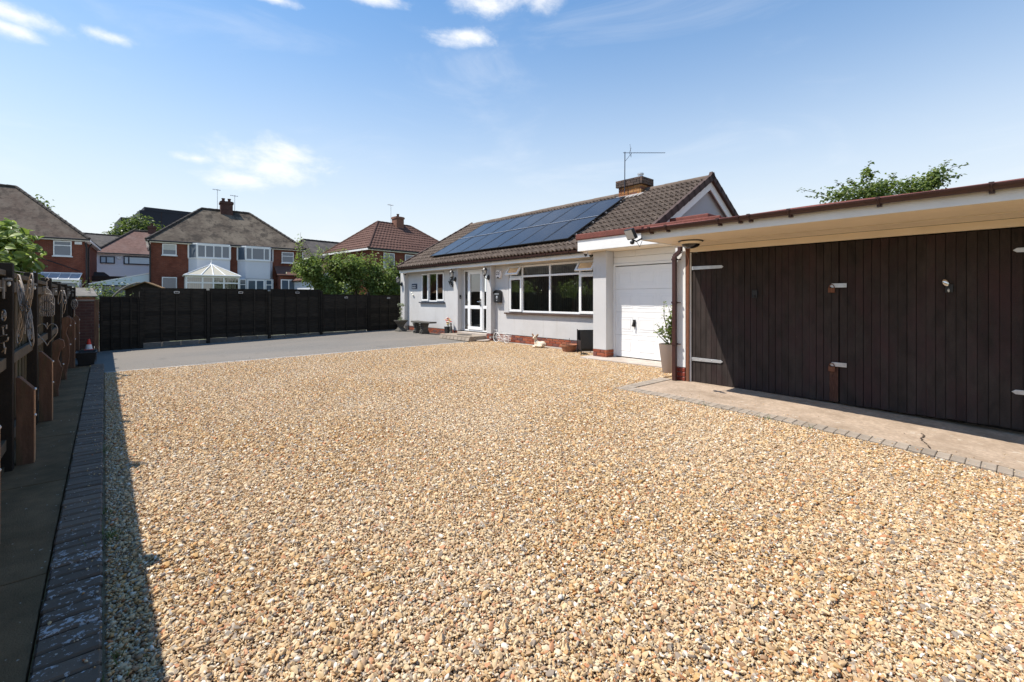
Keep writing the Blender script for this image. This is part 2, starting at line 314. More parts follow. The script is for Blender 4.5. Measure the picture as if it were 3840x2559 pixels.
def mat_tarmac():
    m, nt, b = newmat('tarmac'); g = nt.nodes.new('ShaderNodeNewGeometry'); P = g.outputs['Position']
    n = nnoise(nt, 210, 3, .7, P); c = nmix(nt, nrange(nt, n, .3, .7), (.105, .097, .086), (.235, .212, .182))
    big = nnoise(nt, .5, 5, .6, P, (1, .35, 1)); c = nmix(nt, nmath(nt, 'MULTIPLY', nrange(nt, big, .4, .7), .6), c, (.235, .20, .165))
    sp = nnoise(nt, 1.6, 6, .7, P); c = nmix(nt, nmath(nt, 'MULTIPLY', nrange(nt, sp, .56, .75), .5), c, (.098, .090, .080))
    nt.links.new(c, b.inputs['Base Color']); b.inputs['Roughness'].default_value = .85; b.inputs['Specular IOR Level'].default_value = .3
    nbump(nt, b, n, .5, .004); MATS['tarmac'] = m
    m, nt, b = newmat('ground_far'); g = nt.nodes.new('ShaderNodeNewGeometry'); n = nnoise(nt, .25, 7, .7, g.outputs['Position'])
    c = nmix(nt, nrange(nt, n, .35, .65), (.06, .085, .03), (.12, .11, .06)); nt.links.new(c, b.inputs['Base Color']); b.inputs['Roughness'].default_value = .95; MATS['ground_far'] = m
    # block kerb: purple-grey concrete with splashes of old white paint towards the near end
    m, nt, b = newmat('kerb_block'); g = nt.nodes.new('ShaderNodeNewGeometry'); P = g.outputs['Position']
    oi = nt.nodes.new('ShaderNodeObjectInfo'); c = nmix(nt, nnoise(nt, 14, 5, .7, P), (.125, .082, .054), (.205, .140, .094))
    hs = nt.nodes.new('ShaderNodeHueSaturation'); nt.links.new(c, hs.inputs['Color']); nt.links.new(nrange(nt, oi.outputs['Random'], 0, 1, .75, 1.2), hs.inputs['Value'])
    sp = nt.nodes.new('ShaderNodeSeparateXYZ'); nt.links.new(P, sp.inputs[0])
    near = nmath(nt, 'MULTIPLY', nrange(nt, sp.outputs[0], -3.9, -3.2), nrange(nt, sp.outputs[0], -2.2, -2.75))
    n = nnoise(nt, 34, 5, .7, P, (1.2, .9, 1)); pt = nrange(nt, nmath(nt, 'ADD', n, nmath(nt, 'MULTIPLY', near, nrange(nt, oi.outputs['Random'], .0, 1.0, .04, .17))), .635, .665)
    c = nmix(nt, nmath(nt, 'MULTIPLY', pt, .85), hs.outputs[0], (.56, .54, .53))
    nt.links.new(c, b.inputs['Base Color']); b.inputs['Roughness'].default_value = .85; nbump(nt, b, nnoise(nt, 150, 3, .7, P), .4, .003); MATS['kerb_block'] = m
mat_tarmac()

# ------------------------------------------------------------------ mesh helpers
ORG = {}
class MB:
    def __init__(s): s.v = []; s.f = []
    def add(s, vs, fs):
        o = len(s.v); s.v += [tuple(p) for p in vs]; s.f += [tuple(i+o for i in q) for q in fs]; return s
    def box(s, x0, y0, z0, x1, y1, z1):
        return s.add([(x0,y0,z0),(x1,y0,z0),(x1,y1,z0),(x0,y1,z0),(x0,y0,z1),(x1,y0,z1),(x1,y1,z1),(x0,y1,z1)],
                     [(0,3,2,1),(4,5,6,7),(0,1,5,4),(1,2,6,5),(2,3,7,6),(3,0,4,7)])
    def obox(s, c, size, mat):
        hx, hy, hz = (q/2 for q in size); c = Vector(c)
        vs = [c + mat @ Vector((x, y, z)) for z in (-hz, hz) for x, y in ((-hx,-hy),(hx,-hy),(hx,hy),(-hx,hy))]
        return s.add(vs, [(0,3,2,1),(4,5,6,7),(0,1,5,4),(1,2,6,5),(2,3,7,6),(3,0,4,7)])
    def prism(s, pts, axis, a, b):
        """closed 2D outline extruded along axis 0/1/2 from a to b"""
        n = len(pts)
        def mk(p, t): q = list(p); q.insert(axis, t); return tuple(q)
        vs = [mk(p, a) for p in pts] + [mk(p, b) for p in pts]
        fs = [tuple(range(n))[::-1], tuple(range(n, 2*n))] + [(i, (i+1) % n, n+(i+1) % n, n+i) for i in range(n)]
        return s.add(vs, fs)
    def tube(s, path, r, n=8, cap=True):
        P = [Vector(p) for p in path]; rr = r if isinstance(r, (list, tuple)) else [r]*len(P)
        vs = []; up = Vector((0, 0, 1)); last = None
        for i, p in enumerate(P):
            t = (P[min(i+1, len(P)-1)] - P[max(i-1, 0)])
            t = t.normalized() if t.length > 1e-9 else Vector((0, 0, 1))
            if last is None:
                a = t.cross(up); a = t.cross(Vector((1, 0, 0))) if a.length < .05 else a
            else: a = last - t*last.dot(t)
            if a.length < 1e-6: a = t.orthogonal()
            a.normalize(); last = a; b = t.cross(a)
            for k in range(n):
                q = 2*math.pi*k/n; vs.append(p + (a*math.cos(q) + b*math.sin(q))*rr[i])
        fs = [(i*n+k, i*n+(k+1) % n, (i+1)*n+(k+1) % n, (i+1)*n+k) for i in range(len(P)-1) for k in range(n)]
        if cap: fs += [tuple(range(n))[::-1], tuple(range((len(P)-1)*n, len(P)*n))]
        return s.add(vs, fs)
    def lathe(s, prof, c=(0, 0, 0), n=20, sq=None):
        vs = []; 
        for r, z in prof:
            for k in range(n):
                q = 2*math.pi*k/n; x, y = math.cos(q), math.sin(q)
                if sq: 
                    m_ = max(abs(x), abs(y)); f = 1*(1-sq) + sq/m_; x *= f; y *= f
                vs.append((c[0]+r*x, c[1]+r*y, c[2]+z))
        m = len(prof); fs = [(i*n+k, i*n+(k+1) % n, (i+1)*n+(k+1) % n, (i+1)*n+k) for i in range(m-1) for k in range(n)]
        fs += [tuple(range(n))[::-1], tuple(range((m-1)*n, m*n))]
        return s.add(vs, fs)
    def ell(s, c, r, mat=None, n=12, m=8):
        vs = []; c = Vector(c)
        for i in range(1, m):
            a = math.pi*i/m
            for k in range(n):
                q = 2*math.pi*k/n; p = Vector((r[0]*math.sin(a)*math.cos(q), r[1]*math.sin(a)*math.sin(q), r[2]*math.cos(a)))
                vs.append(c + (mat @ p if mat else p))
        t = Vector((0, 0, r[2])); vs += [c + (mat @ t if mat else t), c - (mat @ t if mat else t)]
        fs = [(i*n+k, (i+1)*n+k, (i+1)*n+(k+1) % n, i*n+(k+1) % n) for i in range(m-2) for k in range(n)]
        T = (m-1)*n; fs += [(T, k, (k+1) % n) for k in range(n)] + [(T+1, (m-2)*n+(k+1) % n, (m-2)*n+k) for k in range(n)]
        return s.add(vs, fs)
    def quad(s, a, b, c, d): return s.add([a, b, c, d], [(0, 1, 2, 3)])
    def frame(s, x0, x1, z0, z1, y0, y1, t):
        s.box(x0, y0, z0, x1, y1, z0+t); s.box(x0, y0, z1-t, x1, y1, z1)
        s.box(x0, y0, z0+t, x0+t, y1, z1-t); s.box(x1-t, y0, z0+t, x1, y1, z1-t); return s
    def mesh(s, name, smooth=None, org=(0, 0, 0)):
        me = bpy.data.meshes.new(name); o = org
        me.from_pydata([(p[0]-o[0], p[1]-o[1], p[2]-o[2]) for p in s.v], [], s.f)
        bm = bmesh.new(); bm.from_mesh(me); bmesh.ops.recalc_face_normals(bm, faces=bm.faces); bm.to_mesh(me); bm.free()
        if smooth:
            me.polygons.foreach_set('use_smooth', [True]*len(me.polygons)); me.set_sharp_from_angle(angle=R(smooth))
        me.update(); return me
    def build(s, name, mat, parent=None, smooth=None, bevel=0, org=None, local=False):
        if parent is not None: o_ = (0, 0, 0) if local else ORG.get(parent.name, (0, 0, 0))
        else: o_ = org or (0, 0, 0)
        me = s.mesh(name, smooth, o_); me.materials.append(MATS[mat])
        ob = bpy.data.objects.new(name, me); COL.objects.link(ob)
        if parent is not None:
            ob.parent = parent; ORG[ob.name] = o_
        else: ob.location = o_; ORG[ob.name] = tuple(o_)
        if bevel:
            bv = ob.modifiers.new('bevel', 'BEVEL'); bv.width = bevel; bv.segments = 2; bv.limit_method = 'ANGLE'; bv.angle_limit = R(40)
        return ob
def tag(o, label=None, cat=None, group=None, kind=None):
    if label: o['label'] = label
    if cat: o['category'] = cat
    if group: o['group'] = group
    if kind: o['kind'] = kind
    return o
def thing(name, label, cat, loc=(0, 0, 0), rotz=0.0, group=None):
    o = bpy.data.objects.new(name, None); COL.objects.link(o); o.location = loc; o.rotation_euler = (0, 0, rotz)
    o.empty_display_size = .1; ORG[o.name] = tuple(loc); return tag(o, label, cat, group)
def put(name, me, parent, loc, rot=(0, 0, 0), scale=(1, 1, 1), local=False):
    ob = bpy.data.objects.new(name, me); COL.objects.link(ob)
    q = ORG.get(parent.name, (0, 0, 0)) if (parent and not local) else (0, 0, 0)
    ob.location = (loc[0]-q[0], loc[1]-q[1], loc[2]-q[2]); ob.rotation_euler = rot; ob.scale = scale
    if parent: ob.parent = parent
    return ob
def bev_box(name, sx, sy, sz, mat, w=.006, seg=1):
    """block with its origin at the centre and chamfered edges, shared by many pieces"""
    bm = bmesh.new(); bmesh.ops.create_cube(bm, size=1)
    for v in bm.verts: v.co = Vector((v.co.x*sx, v.co.y*sy, v.co.z*sz))
    bmesh.ops.bevel(bm, geom=list(bm.edges), offset=w, segments=seg, affect='EDGES')
    me = bpy.data.meshes.new(name); bm.to_mesh(me); bm.free(); me.materials.append(MATS[mat]); return me
def copy_tree(o, parent=None):
    c = o.copy(); COL.objects.link(c); c.parent = parent
    for ch in list(o.children): copy_tree(ch, c)
    return c
def G(x, y):
    """height of the yard: rises a little to the far house corner, falls away to the right of the garage apron"""
    z = .10*max(0, min(1, (-x-8)/8.5))*max(0, min(1, y/8))
    if x > -4.2:
        d = min(x+4.2, 5.0); z -= .0094*d*d*(1 - .42*max(0, min(1, (y-5.9)/1.5)))
    return z
def sheet(name, xs, ys, mat, dz=0.0, fn=G, inside=None):
    vs = [(x, y, fn(x, y)+dz) for y in ys for x in xs]; nx = len(xs); fs = []
    for j in range(len(ys)-1):
        for i in range(nx-1):
            if inside and not inside((xs[i]+xs[i+1])/2, (ys[j]+ys[j+1])/2): continue
            fs.append((j*nx+i, j*nx+i+1, (j+1)*nx+i+1, (j+1)*nx+i))
    mb = MB(); mb.add(vs, fs); o = mb.build(name, mat, smooth=60); tag(o, kind='structure'); return o
def wall_open(mb, x0, x1, z0, z1, yf, yb, ops):
    """wall along x with rectangular openings: front, back, reveals and edges as one skin"""
    xs = sorted({x0, x1, *[q for o in ops for q in o[:2]]}); zs = sorted({z0, z1, *[q for o in ops for q in o[2:]]})
    for i in range(len(xs)-1):
        for k in range(len(zs)-1):
            cxm, czm = (xs[i]+xs[i+1])/2, (zs[k]+zs[k+1])/2
            if any(o[0] < cxm < o[1] and o[2] < czm < o[3] for o in ops): continue
            mb.quad((xs[i], yf, zs[k]), (xs[i+1], yf, zs[k]), (xs[i+1], yf, zs[k+1]), (xs[i], yf, zs[k+1]))
            mb.quad((xs[i], yb, zs[k]), (xs[i], yb, zs[k+1]), (xs[i+1], yb, zs[k+1]), (xs[i+1], yb, zs[k]))
    for a, b, c, d in list(ops) + [(x0, x1, z0, z1)]:
        mb.quad((a, yf, c), (a, yb, c), (a, yb, d), (a, yf, d)); mb.quad((b, yf, c), (b, yb, c), (b, yb, d), (b, yf, d))
        mb.quad((a, yf, c), (b, yf, c), (b, yb, c), (a, yb, c)); mb.quad((a, yf, d), (b, yf, d), (b, yb, d), (a, yb, d))
def arange(a, b, n): return [a + (b-a)*i/n for i in range(n+1)]

# ================================================================== GROUND
gm = MB(); gm.box(-900, -900, -.62, 900, 900, -.60); tag(gm.build('ground', 'ground_far'), kind='structure')
def y_edge(x):   # front line of the block edging along the garage apron
    return 5.93
KERB0, KERB1 = -.215, -.005
TAR_X = -11.56
sheet('gravel_bed', arange(-11.6, 3.2, 60), arange(-.02, 9.42, 40), 'gravel_bed', -.012)
sheet('tarmac_drive', arange(-18.3, TAR_X-.052, 24), arange(-.02, 9.6, 30), 'tarmac', .0)
sheet('tarmac_drive_strip', arange(-18.3, -13.05, 10), arange(-.9, -.02, 3), 'tarmac', -.003).name = 'tarmac_verge'

# --- concrete apron in front of the double garage, with block edging
apron = sheet('garage_apron', arange(-4.03, 2.6, 34), arange(6.138, 7.62, 8), 'apron', .012)
crack = MB(); px, py = -.62, 6.145; pts = []
while py < 6.70:
    pts.append((px, py)); px += random.uniform(-.016, .013); py += .020
for i in range(len(pts)-1):
    w = random.uniform(.0015, .011); a, b = pts[i], pts[i+1]
    crack.quad((a[0]-w, a[1], G(*a)+.0165), (a[0]+w, a[1], G(*a)+.0165), (b[0]+w, b[1], G(*b)+.0165), (b[0]-w, b[1], G(*b)+.0165))
ck = crack.build('crack', 'soil', apron)
blk = bev_box('edging_block', .098, .200, .07, 'paver_grey', .006)
x = -4.175
while x < 2.4:
    t = math.atan2(G(x+.1, 5.9)-G(x-.1, 5.9), .2)
    put('edging_block', blk, apron, (x, y_edge(x)+.10+random.uniform(-.005, .005), G(x, 6.03)-.014+random.uniform(-.003, .003)), (random.uniform(-.012, .012), -t+random.uniform(-.015, .015), random.uniform(-.010, .010))); x += .1015
y = 6.19
while y < 7.3:
    put('edging_block', blk, apron, (-4.135+random.uniform(-.004, .004), y, G(-4.2, y)-.012+random.uniform(-.003, .003)), (0, 0, R(90)+random.uniform(-.01, .01))); y += .1045

# --- pale block line between gravel and tarmac
blk2 = bev_box('edging_block', .096, .196, .07, 'paver_pale', .005)
tar = bpy.data.objects['tarmac_drive']; y = .10
while y < 8.45:
    put('edging_block', blk2, tar, (TAR_X+random.uniform(-.004, .004), y, G(TAR_X, y)-.022+random.uniform(-.003, .003)), (0, 0, random.uniform(-.012, .012))); y += .201

# --- shaded path of slabs under the left fence and its block kerb
path = thing('garden_path', None, None); path['kind'] = 'structure'
x = -13.05
while x < 1.2:
    L_ = 1.62 if x < -3 else 1.85
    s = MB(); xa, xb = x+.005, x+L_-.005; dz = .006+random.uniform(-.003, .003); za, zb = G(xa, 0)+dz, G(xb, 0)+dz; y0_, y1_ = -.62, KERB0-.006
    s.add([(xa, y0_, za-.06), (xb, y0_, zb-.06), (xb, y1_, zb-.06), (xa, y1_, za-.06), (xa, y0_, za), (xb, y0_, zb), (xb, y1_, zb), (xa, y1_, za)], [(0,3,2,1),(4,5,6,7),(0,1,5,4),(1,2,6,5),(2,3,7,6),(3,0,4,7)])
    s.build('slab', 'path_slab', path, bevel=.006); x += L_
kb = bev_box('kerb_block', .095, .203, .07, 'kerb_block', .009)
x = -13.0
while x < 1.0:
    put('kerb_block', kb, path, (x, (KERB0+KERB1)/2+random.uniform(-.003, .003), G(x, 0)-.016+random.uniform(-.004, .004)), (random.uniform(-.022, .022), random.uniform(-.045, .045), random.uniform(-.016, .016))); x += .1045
db = MB()
for i in range(330):
    x = -1.6 - 11.4*random.random()**1.2; y = random.choice((random.uniform(-.6, -.2), random.gauss(-.22, .05), random.uniform(-.25, .0))); r = random.uniform(.002, .0065)*(1 if random.random() < .92 else 2.0); z = G(x, 0)+.024
    a = random.uniform(0, 6); n = random.randint(3, 6); db.add([(x+r*random.uniform(.5, 1.3)*math.cos(a+k*6.283/n), y+r*random.uniform(.5, 1.3)*math.sin(a+k*6.283/n), z+random.uniform(0, .004)) for k in range(n)], [tuple(range(n))])
tag(db.build('leaf_litter', 'debris'), 'small pale petals and flakes scattered on the shaded path', 'litter', kind='stuff')

# --- loose gravel: real stones, laid as small patches of stones plus single stones along every edge
def in_gravel(x, y, m=0.0):
    if x < TAR_X+.052+m or x > 1.6 or y < KERB1+.006+m: return False
    if x < -6.93-m: return y < 9.33-m
    if x < -4.25-m: return y < 8.35-m
    return y < y_edge(x)-.012-m
def stone_proto(sub, k):
    bm = bmesh.new(); bmesh.ops.create_icosphere(bm, subdivisions=sub, radius=1.0)
    V = np.array([v.co[:] for v in bm.verts]); Fc = np.array([[v.index for v in f.verts] for f in bm.faces]); bm.free()
    for q in range(7 if k % 3 else 4):
        n = rng.normal(size=3); n /= np.linalg.norm(n); d = rng.uniform(.42, .85); t = V @ n; V = V - np.outer(np.maximum(t-d, 0), n)
    V *= 1+rng.normal(size=(len(V), 1))*.05
    return V*np.array([1.15, rng.uniform(.6, .95), rng.uniform(.42, .70)]), Fc
PROTO_HI = [stone_proto(2, k) for k in range(14)]; PROTO_LO = [stone_proto(1, k) for k in range(10)]
def rotmats(n):
    a = rng.uniform(0, 2*np.pi, n); tx = rng.normal(0, .42, n); ty = rng.normal(0, .42, n)
    ca, sa = np.cos(a), np.sin(a); Z = np.zeros((n, 3, 3)); Z[:, 0, 0] = ca; Z[:, 0, 1] = -sa; Z[:, 1, 0] = sa; Z[:, 1, 1] = ca; Z[:, 2, 2] = 1
    X = np.zeros((n, 3, 3)); X[:, 0, 0] = 1; X[:, 1, 1] = np.cos(tx); X[:, 1, 2] = -np.sin(tx); X[:, 2, 1] = np.sin(tx); X[:, 2, 2] = np.cos(tx)
    Y = np.zeros((n, 3, 3)); Y[:, 1, 1] = 1; Y[:, 0, 0] = np.cos(ty); Y[:, 0, 2] = np.sin(ty); Y[:, 2, 0] = -np.sin(ty); Y[:, 2, 2] = np.cos(ty)
    return X @ Y @ Z
def stones(pos, rad, protos):
    VV = []; FF = []; off = 0; n = len(pos); rm = rotmats(n); pick = rng.integers(0, len(protos), n)
    for k, (V, Fc) in enumerate(protos):
        s = np.where(pick == k)[0]
        if not len(s): continue
        P = np.einsum('nij,vj->nvi', rm[s], V)*rad[s][:, None, None] + pos[s][:, None, :]
        VV.append(P.reshape(-1, 3)); FF.append((Fc[None] + (np.arange(len(s))*len(V))[:, None, None]).reshape(-1, 3)+off); off += len(s)*len(V)
    return np.concatenate(VV), np.concatenate(FF)
def np_mesh(name, V, Fc, mat, extra=None, smooth=True):
    me = bpy.data.meshes.new(name); nv = len(V) + (0 if extra is None else len(extra)); nf, w = Fc.shape
    me.vertices.add(nv); me.vertices.foreach_set('co', (V if extra is None else np.concatenate([V, extra])).astype(np.float32).ravel())
    me.loops.add(nf*w); me.loops.foreach_set('vertex_index', Fc.astype(np.int32).ravel())
    me.polygons.add(nf); me.polygons.foreach_set('loop_start', (np.arange(nf)*w).astype(np.int32))
    me.polygons.foreach_set('use_smooth', np.full(nf, smooth)); me.update(); me.validate()
    me.materials.append(MATS[mat]); return me
TS = .125; NT = 14
tiles = []; tile_pts = []
for k in range(NT):
    n1, n2 = 121, 84
    gx, gy = np.meshgrid((np.arange(11)+.5)/11, (np.arange(11)+.5)/11); c1 = np.stack([gx.ravel(), gy.ravel()], 1)[:n1] + rng.uniform(-.05, .05, (n1, 2)); c2 = rng.uniform(0, 1, (n2, 2))
    rad1 = np.clip(rng.lognormal(math.log(.0086), .25, n1), .005, .014); rad2 = np.clip(rng.lognormal(math.log(.0076), .46, n2), .0038, .021)
    p = np.concatenate([c1, c2])*TS - TS/2; rad = np.concatenate([rad1, rad2])
    z = np.concatenate([rng.uniform(-.004, .003, n1), rng.uniform(.004, .012, n2)])
    pos = np.concatenate([p, z[:, None]], 1); tile_pts.append((pos, rad))
    V, Fc = stones(pos, rad, PROTO_HI); me = np_mesh('gravel_patch', V, Fc, 'gravel_stone', smooth=True); me.set_sharp_from_angle(angle=R(38))
    tiles.append(me)
pts = []; rots = []; ids = []; ep = []; er = []
F_ = Vector((-math.sin(R(48.27)), math.cos(R(48.27))))
nx0, nx1 = int(-11.7/TS), int(1.5/TS)
for i in range(nx0, nx1):
    for j in range(0, int(9.4/TS)+1):
        x, y = (i+.5)*TS, (j+.5)*TS
        if x*F_.x + y*F_.y < .45: continue
        cor = [in_gravel(x+a*TS*.5, y+b*TS*.5, .006) for a in (-1, 1) for b in (-1, 1)]
        if all(cor):
            e = .03; pts.append((x, y, G(x, y))); rots.append((math.atan2(G(x, y+e)-G(x, y-e), 2*e), -math.atan2(G(x+e, y)-G(x-e, y), 2*e), random.randrange(4)*math.pi/2)); ids.append(random.randrange(NT))
        elif any(cor):
            P_, R_ = tile_pts[random.randrange(NT)]
            for (a, b, c), r in zip(P_, R_):
                if in_gravel(x+a, y+b, r*.55): ep.append((x+a, y+b, G(x+a, y+b)+c)); er.append(r)
for k in range(620):   # stones kicked out over the kerb, the apron and the tarmac
    q = random.random()
    if q < .30: x, y = random.uniform(-12.5, -1.5), KERB1 - abs(random.gauss(0, .09)); z = G(x, 0)+.021
    elif q < .62: x, y = random.uniform(-4.1, .6), y_edge(-2)+.02+abs(random.gauss(0, .28)); z = G(x, y)+.016+(.008 if y < 6.02 else 0)
    else: x, y = TAR_X - abs(random.gauss(0, .35)), random.uniform(.1, 8.3); z = G(x, y)+.005+(.010 if x > TAR_X-.05 else 0)
    if y > 7.25 or y < -.5: continue
    r = random.uniform(.004, .010); ep.append((x, y, z+r*.25)); er.append(r)
EV, EF = stones(np.array(ep), np.array(er), PROTO_LO)
gme = np_mesh('gravel', EV, EF, 'gravel_stone', extra=np.array(pts)); nE = len(EV); nA = len(gme.vertices)
def vattr(me, nm, typ, key, data):
    a = me.attributes.new(nm, typ, 'POINT'); a.data.foreach_set(key, data)
fl = np.zeros(nA, bool); fl[nE:] = True; vattr(gme, 'patch', 'BOOLEAN', 'value', fl)
rr = np.zeros((nA, 3), np.float32); rr[nE:] = np.array(rots); vattr(gme, 'turn', 'FLOAT_VECTOR', 'vector', rr.ravel())
ii = np.zeros(nA, np.int32); ii[nE:] = ids; vattr(gme, 'pick', 'INT', 'value', ii)
gravel = bpy.data.objects.new('gravel', gme); COL.objects.link(gravel)
tag(gravel, 'loose golden and cream gravel covering the yard', 'gravel', kind='stuff')
pcol = bpy.data.collections.new('gravel_patches')
for k, me in enumerate(tiles): pcol.objects.link(bpy.data.objects.new('gravel_patch_%02d' % k, me))
ng = bpy.data.node_groups.new('lay_gravel', 'GeometryNodeTree')
ng.interface.new_socket('Geometry', in_out='INPUT', socket_type='NodeSocketGeometry'); ng.interface.new_socket('Geometry', in_out='OUTPUT', socket_type='NodeSocketGeometry')
gi = ng.nodes.new('NodeGroupInput'); go = ng.nodes.new('NodeGroupOutput'); iop = ng.nodes.new('GeometryNodeInstanceOnPoints')
ci = ng.nodes.new('GeometryNodeCollectionInfo'); ci.inputs['Collection'].default_value = pcol; ci.inputs['Separate Children'].default_value = True; ci.inputs['Reset Children'].default_value = True
def nat(nm, t):
    a = ng.nodes.new('GeometryNodeInputNamedAttribute'); a.data_type = t; a.inputs['Name'].default_value = nm; return [o for o in a.outputs if o.enabled][0]
jg = ng.nodes.new('GeometryNodeJoinGeometry'); L = ng.links.new
L(gi.outputs[0], iop.inputs['Points']); L(nat('patch', 'BOOLEAN'), iop.inputs['Selection']); L(ci.outputs[0], iop.inputs['Instance'])
iop.inputs['Pick Instance'].default_value = True; L(nat('pick', 'INT'), iop.inputs['Instance Index']); L(nat('turn', 'FLOAT_VECTOR'), iop.inputs['Rotation'])
L(iop.outputs[0], jg.inputs[0]); L(gi.outputs[0], jg.inputs[0]); L(jg.outputs[0], go.inputs[0])
gravel.modifiers.new('lay_gravel', 'NODES').node_group = ng

# ================================================================== BUNGALOW
HY = 9.40
bung = thing('bungalow', 'long low bungalow with pale grey rendered walls under a brown tiled roof', 'house', (-11.5, HY, 0))
wm = MB()
OPS = [(-15.95, -14.31, 1.27, 2.405), (-13.15, -11.79, .26, 2.405), (-10.69, -7.25, .97, 2.415)]
wall_open(wm, -17.2, -6.0, .285, 2.47, HY, HY+.26, OPS)
wm.box(-17.2, HY+.27, .285, -16.95, 16.2, 2.6)
wall = wm.build('wall', 'render_grey', bung)
# pilasters
for x0, x1, yf, yb in ((-17.36, -17.02, 9.24, 9.7), (-13.46, -13.20, 9.23, HY-.003), (-11.56, -11.35, 9.22, HY-.003)):
    MB().box(x0, yf, .285, x1, yb, 2.462).build('pilaster', 'render_grey', bung, bevel=.006)
# plinth of bricks
pl = MB(); pl.box(-17.2, HY+.012, -.1, -6.45, HY+.2, .283); plinth = pl.build('plinth', 'mortar', bung)
brk = bev_box('brick', .213, .10, .065, 'brick_red', .004); brh = bev_box('brick', .102, .10, .065, 'brick_red', .004)
def lay_x(parent, x0, x1, y, z0, n, me=brk, meh=brh, jog=.0):
    for k in range(n):
        z = z0 + .0375 + k*.075; x = x0 + (.1125 if k % 2 else 0)
        if k % 2: put('brick', meh, parent, (x0+.054, y+.05, z), (0, 0, random.uniform(-.01, .01)))
        while x + .213 <= x1 + .02:
            put('brick', me, parent, (x+.1105, y+.05+random.uniform(-.002, .002), z), (0, 0, random.uniform(-.008, .008))); x += .225
        if x1 - x > .10: put('brick', meh, parent, (x+.055, y+.05, z))
def lay_y(parent, y0, y1, x, z0, n, me, meh):
    for k in range(n):
        z = z0 + .0375 + k*.075; y = y0 + (0 if k % 2 else .1125)
        if not k % 2: put('brick', meh, parent, (x-.05, y0+.054, z), (0, 0, R(90)))
        while y + .213 <= y1 + .02:
            put('brick', me, parent, (x-.05, y+.1105, z), (0, 0, R(90))); y += .225
        if y1 - y > .10: put('brick', meh, parent, (x-.05, y+.055, z), (0, 0, R(90)))
lay_x(plinth, -17.0, -13.5, HY-.002, .058, 3); lay_x(plinth, -11.30, -6.9, HY-.002, .058, 3)
lay_x(plinth, -17.35, -17.05, 9.235, .058, 3); lay_x(plinth, -11.56, -11.36, 9.215, .058, 3); lay_x(plinth, -13.46, -13.24, 9.225, .133, 2)
MB().box(-11.545, 9.235, -.05, -11.365, HY+.02, .28).build('pier_core', 'mortar', bung); MB().box(-17.34, 9.255, -.05, -17.04, HY+.02, .28).build('pier_core', 'mortar', bung); MB().box(-13.45, 9.245, -.05, -13.215, HY+.02, .28).build('pier_core', 'mortar', bung)
MB().box(-11.33, 9.335, -.08, -6.93, HY+.01, .046).build('footing', 'concrete', bung, bevel=.008)
MB().box(-17.2, HY-.004, .272, -6.5, HY+.05, .290).build('damp_course', 'roof_deck', bung)
# interior, dark behind the glass
im = MB(); im.box(-16.9, HY+.28, .24, -6.1, 13.2, .26); im.box(-16.9, HY+.28, 2.44, -6.1, 13.2, 2.455); im.box(-16.9, 13.2, .26, -6.1, 13.25, 2.44)
for x in (-13.6, -11.2, -6.2): im.box(x, HY+.28, .27, x+.08, 13.2, 2.43)
im.build('interior', 'room', bung)

def pane(parent, x0, x1, z0, z1, y, mat='glass'):
    return MB().quad((x0, y, z0), (x1, y, z0), (x1, y, z1), (x0, y, z1)).build('pane', mat, parent)
def casement(parent, x0, x1, z0, z1, y0, y1, t=.055):
    c = MB().frame(x0, x1, z0, z1, y0, y1, t).build('casement', 'upvc', parent, bevel=.006)
    return c
# left window: casement, fixed light, casement
w = MB(); w.frame(-15.93, -14.33, 1.285, 2.395, HY+.02, HY+.085, .05); w.box(-15.455, HY+.02, 1.335, -15.40, HY+.085, 2.345); w.box(-14.86, HY+.02, 1.335, -14.805, HY+.085, 2.345)
w = w.build('window', 'upvc', bung, bevel=.005)
for a, b in ((-15.925, -15.425), (-14.835, -14.335)):
    casement(w, a, b, 1.315, 2.385, HY-.012, HY+.03, .062); pane(w, a+.062, b-.062, 1.377, 2.323, HY+.01)
pane(w, -15.40, -14.86, 1.335, 2.345, HY+.045)
MB().box(-16.04, HY-.075, 1.235, -14.24, HY+.02, 1.272).build('window_sill', 'window_dark_frame', bung, bevel=.006)
# big living-room window
w = MB(); Z0, Z1 = .985, 2.405
w.frame(-10.67, -7.27, Z0, Z1, HY+.02, HY+.085, .055)
for x in (-10.10, -8.955, -7.86): w.box(x-.03, HY+.018, Z0+.055, x+.03, HY+.083, Z1-.055)
for a, b in ((-10.615, -10.13), (-10.07, -8.985), (-8.925, -7.89), (-7.83, -7.325)): w.box(a, HY+.019, 2.045, b, HY+.084, 2.10)
w = w.build('window', 'upvc', bung, bevel=.005)
for a, b in ((-10.655, -10.10), (-7.86, -7.285)):
    casement(w, a, b, 1.0, 2.045, HY-.012, HY+.03, .07); pane(w, a+.07, b-.07, 1.07, 1.975, HY+.01)
    hinge = Vector(((a+b)/2, HY+.005, 2.395)); rm = Matrix.Rotation(R(-36), 4, 'X')
    m = MB(); m.frame(-(b-a)/2, (b-a)/2, -.33, 0, -.025, .02, .055); m.v = [tuple(hinge + rm @ Vector(p)) for p in m.v]; m.build('casement', 'upvc', w, bevel=.005)
    h = (b-a)/2-.055; q = [hinge + rm @ Vector(p) for p in ((-h, -.004, -.275), (h, -.004, -.275), (h, -.004, -.055), (-h, -.004, -.055))]
    MB().quad(*q).build('pane', 'glass', w)
    for sx in (a+.05, b-.05): MB().tube([hinge + rm @ Vector((sx-hinge.x, .02, -.28)), (sx, HY+.03, 2.12)], .006, 6).build('stay', 'galv', w)
for a, b in ((-10.07, -8.985), (-8.925, -7.89)):
    pane(w, a, b, 1.04, 2.045, HY+.045); pane(w, a, b, 2.10, 2.35, HY+.045)
MB().box(-10.84, HY-.075, .928, -7.15, HY+.02, .972).build('window_sill', 'verge_brown', bung, bevel=.006)
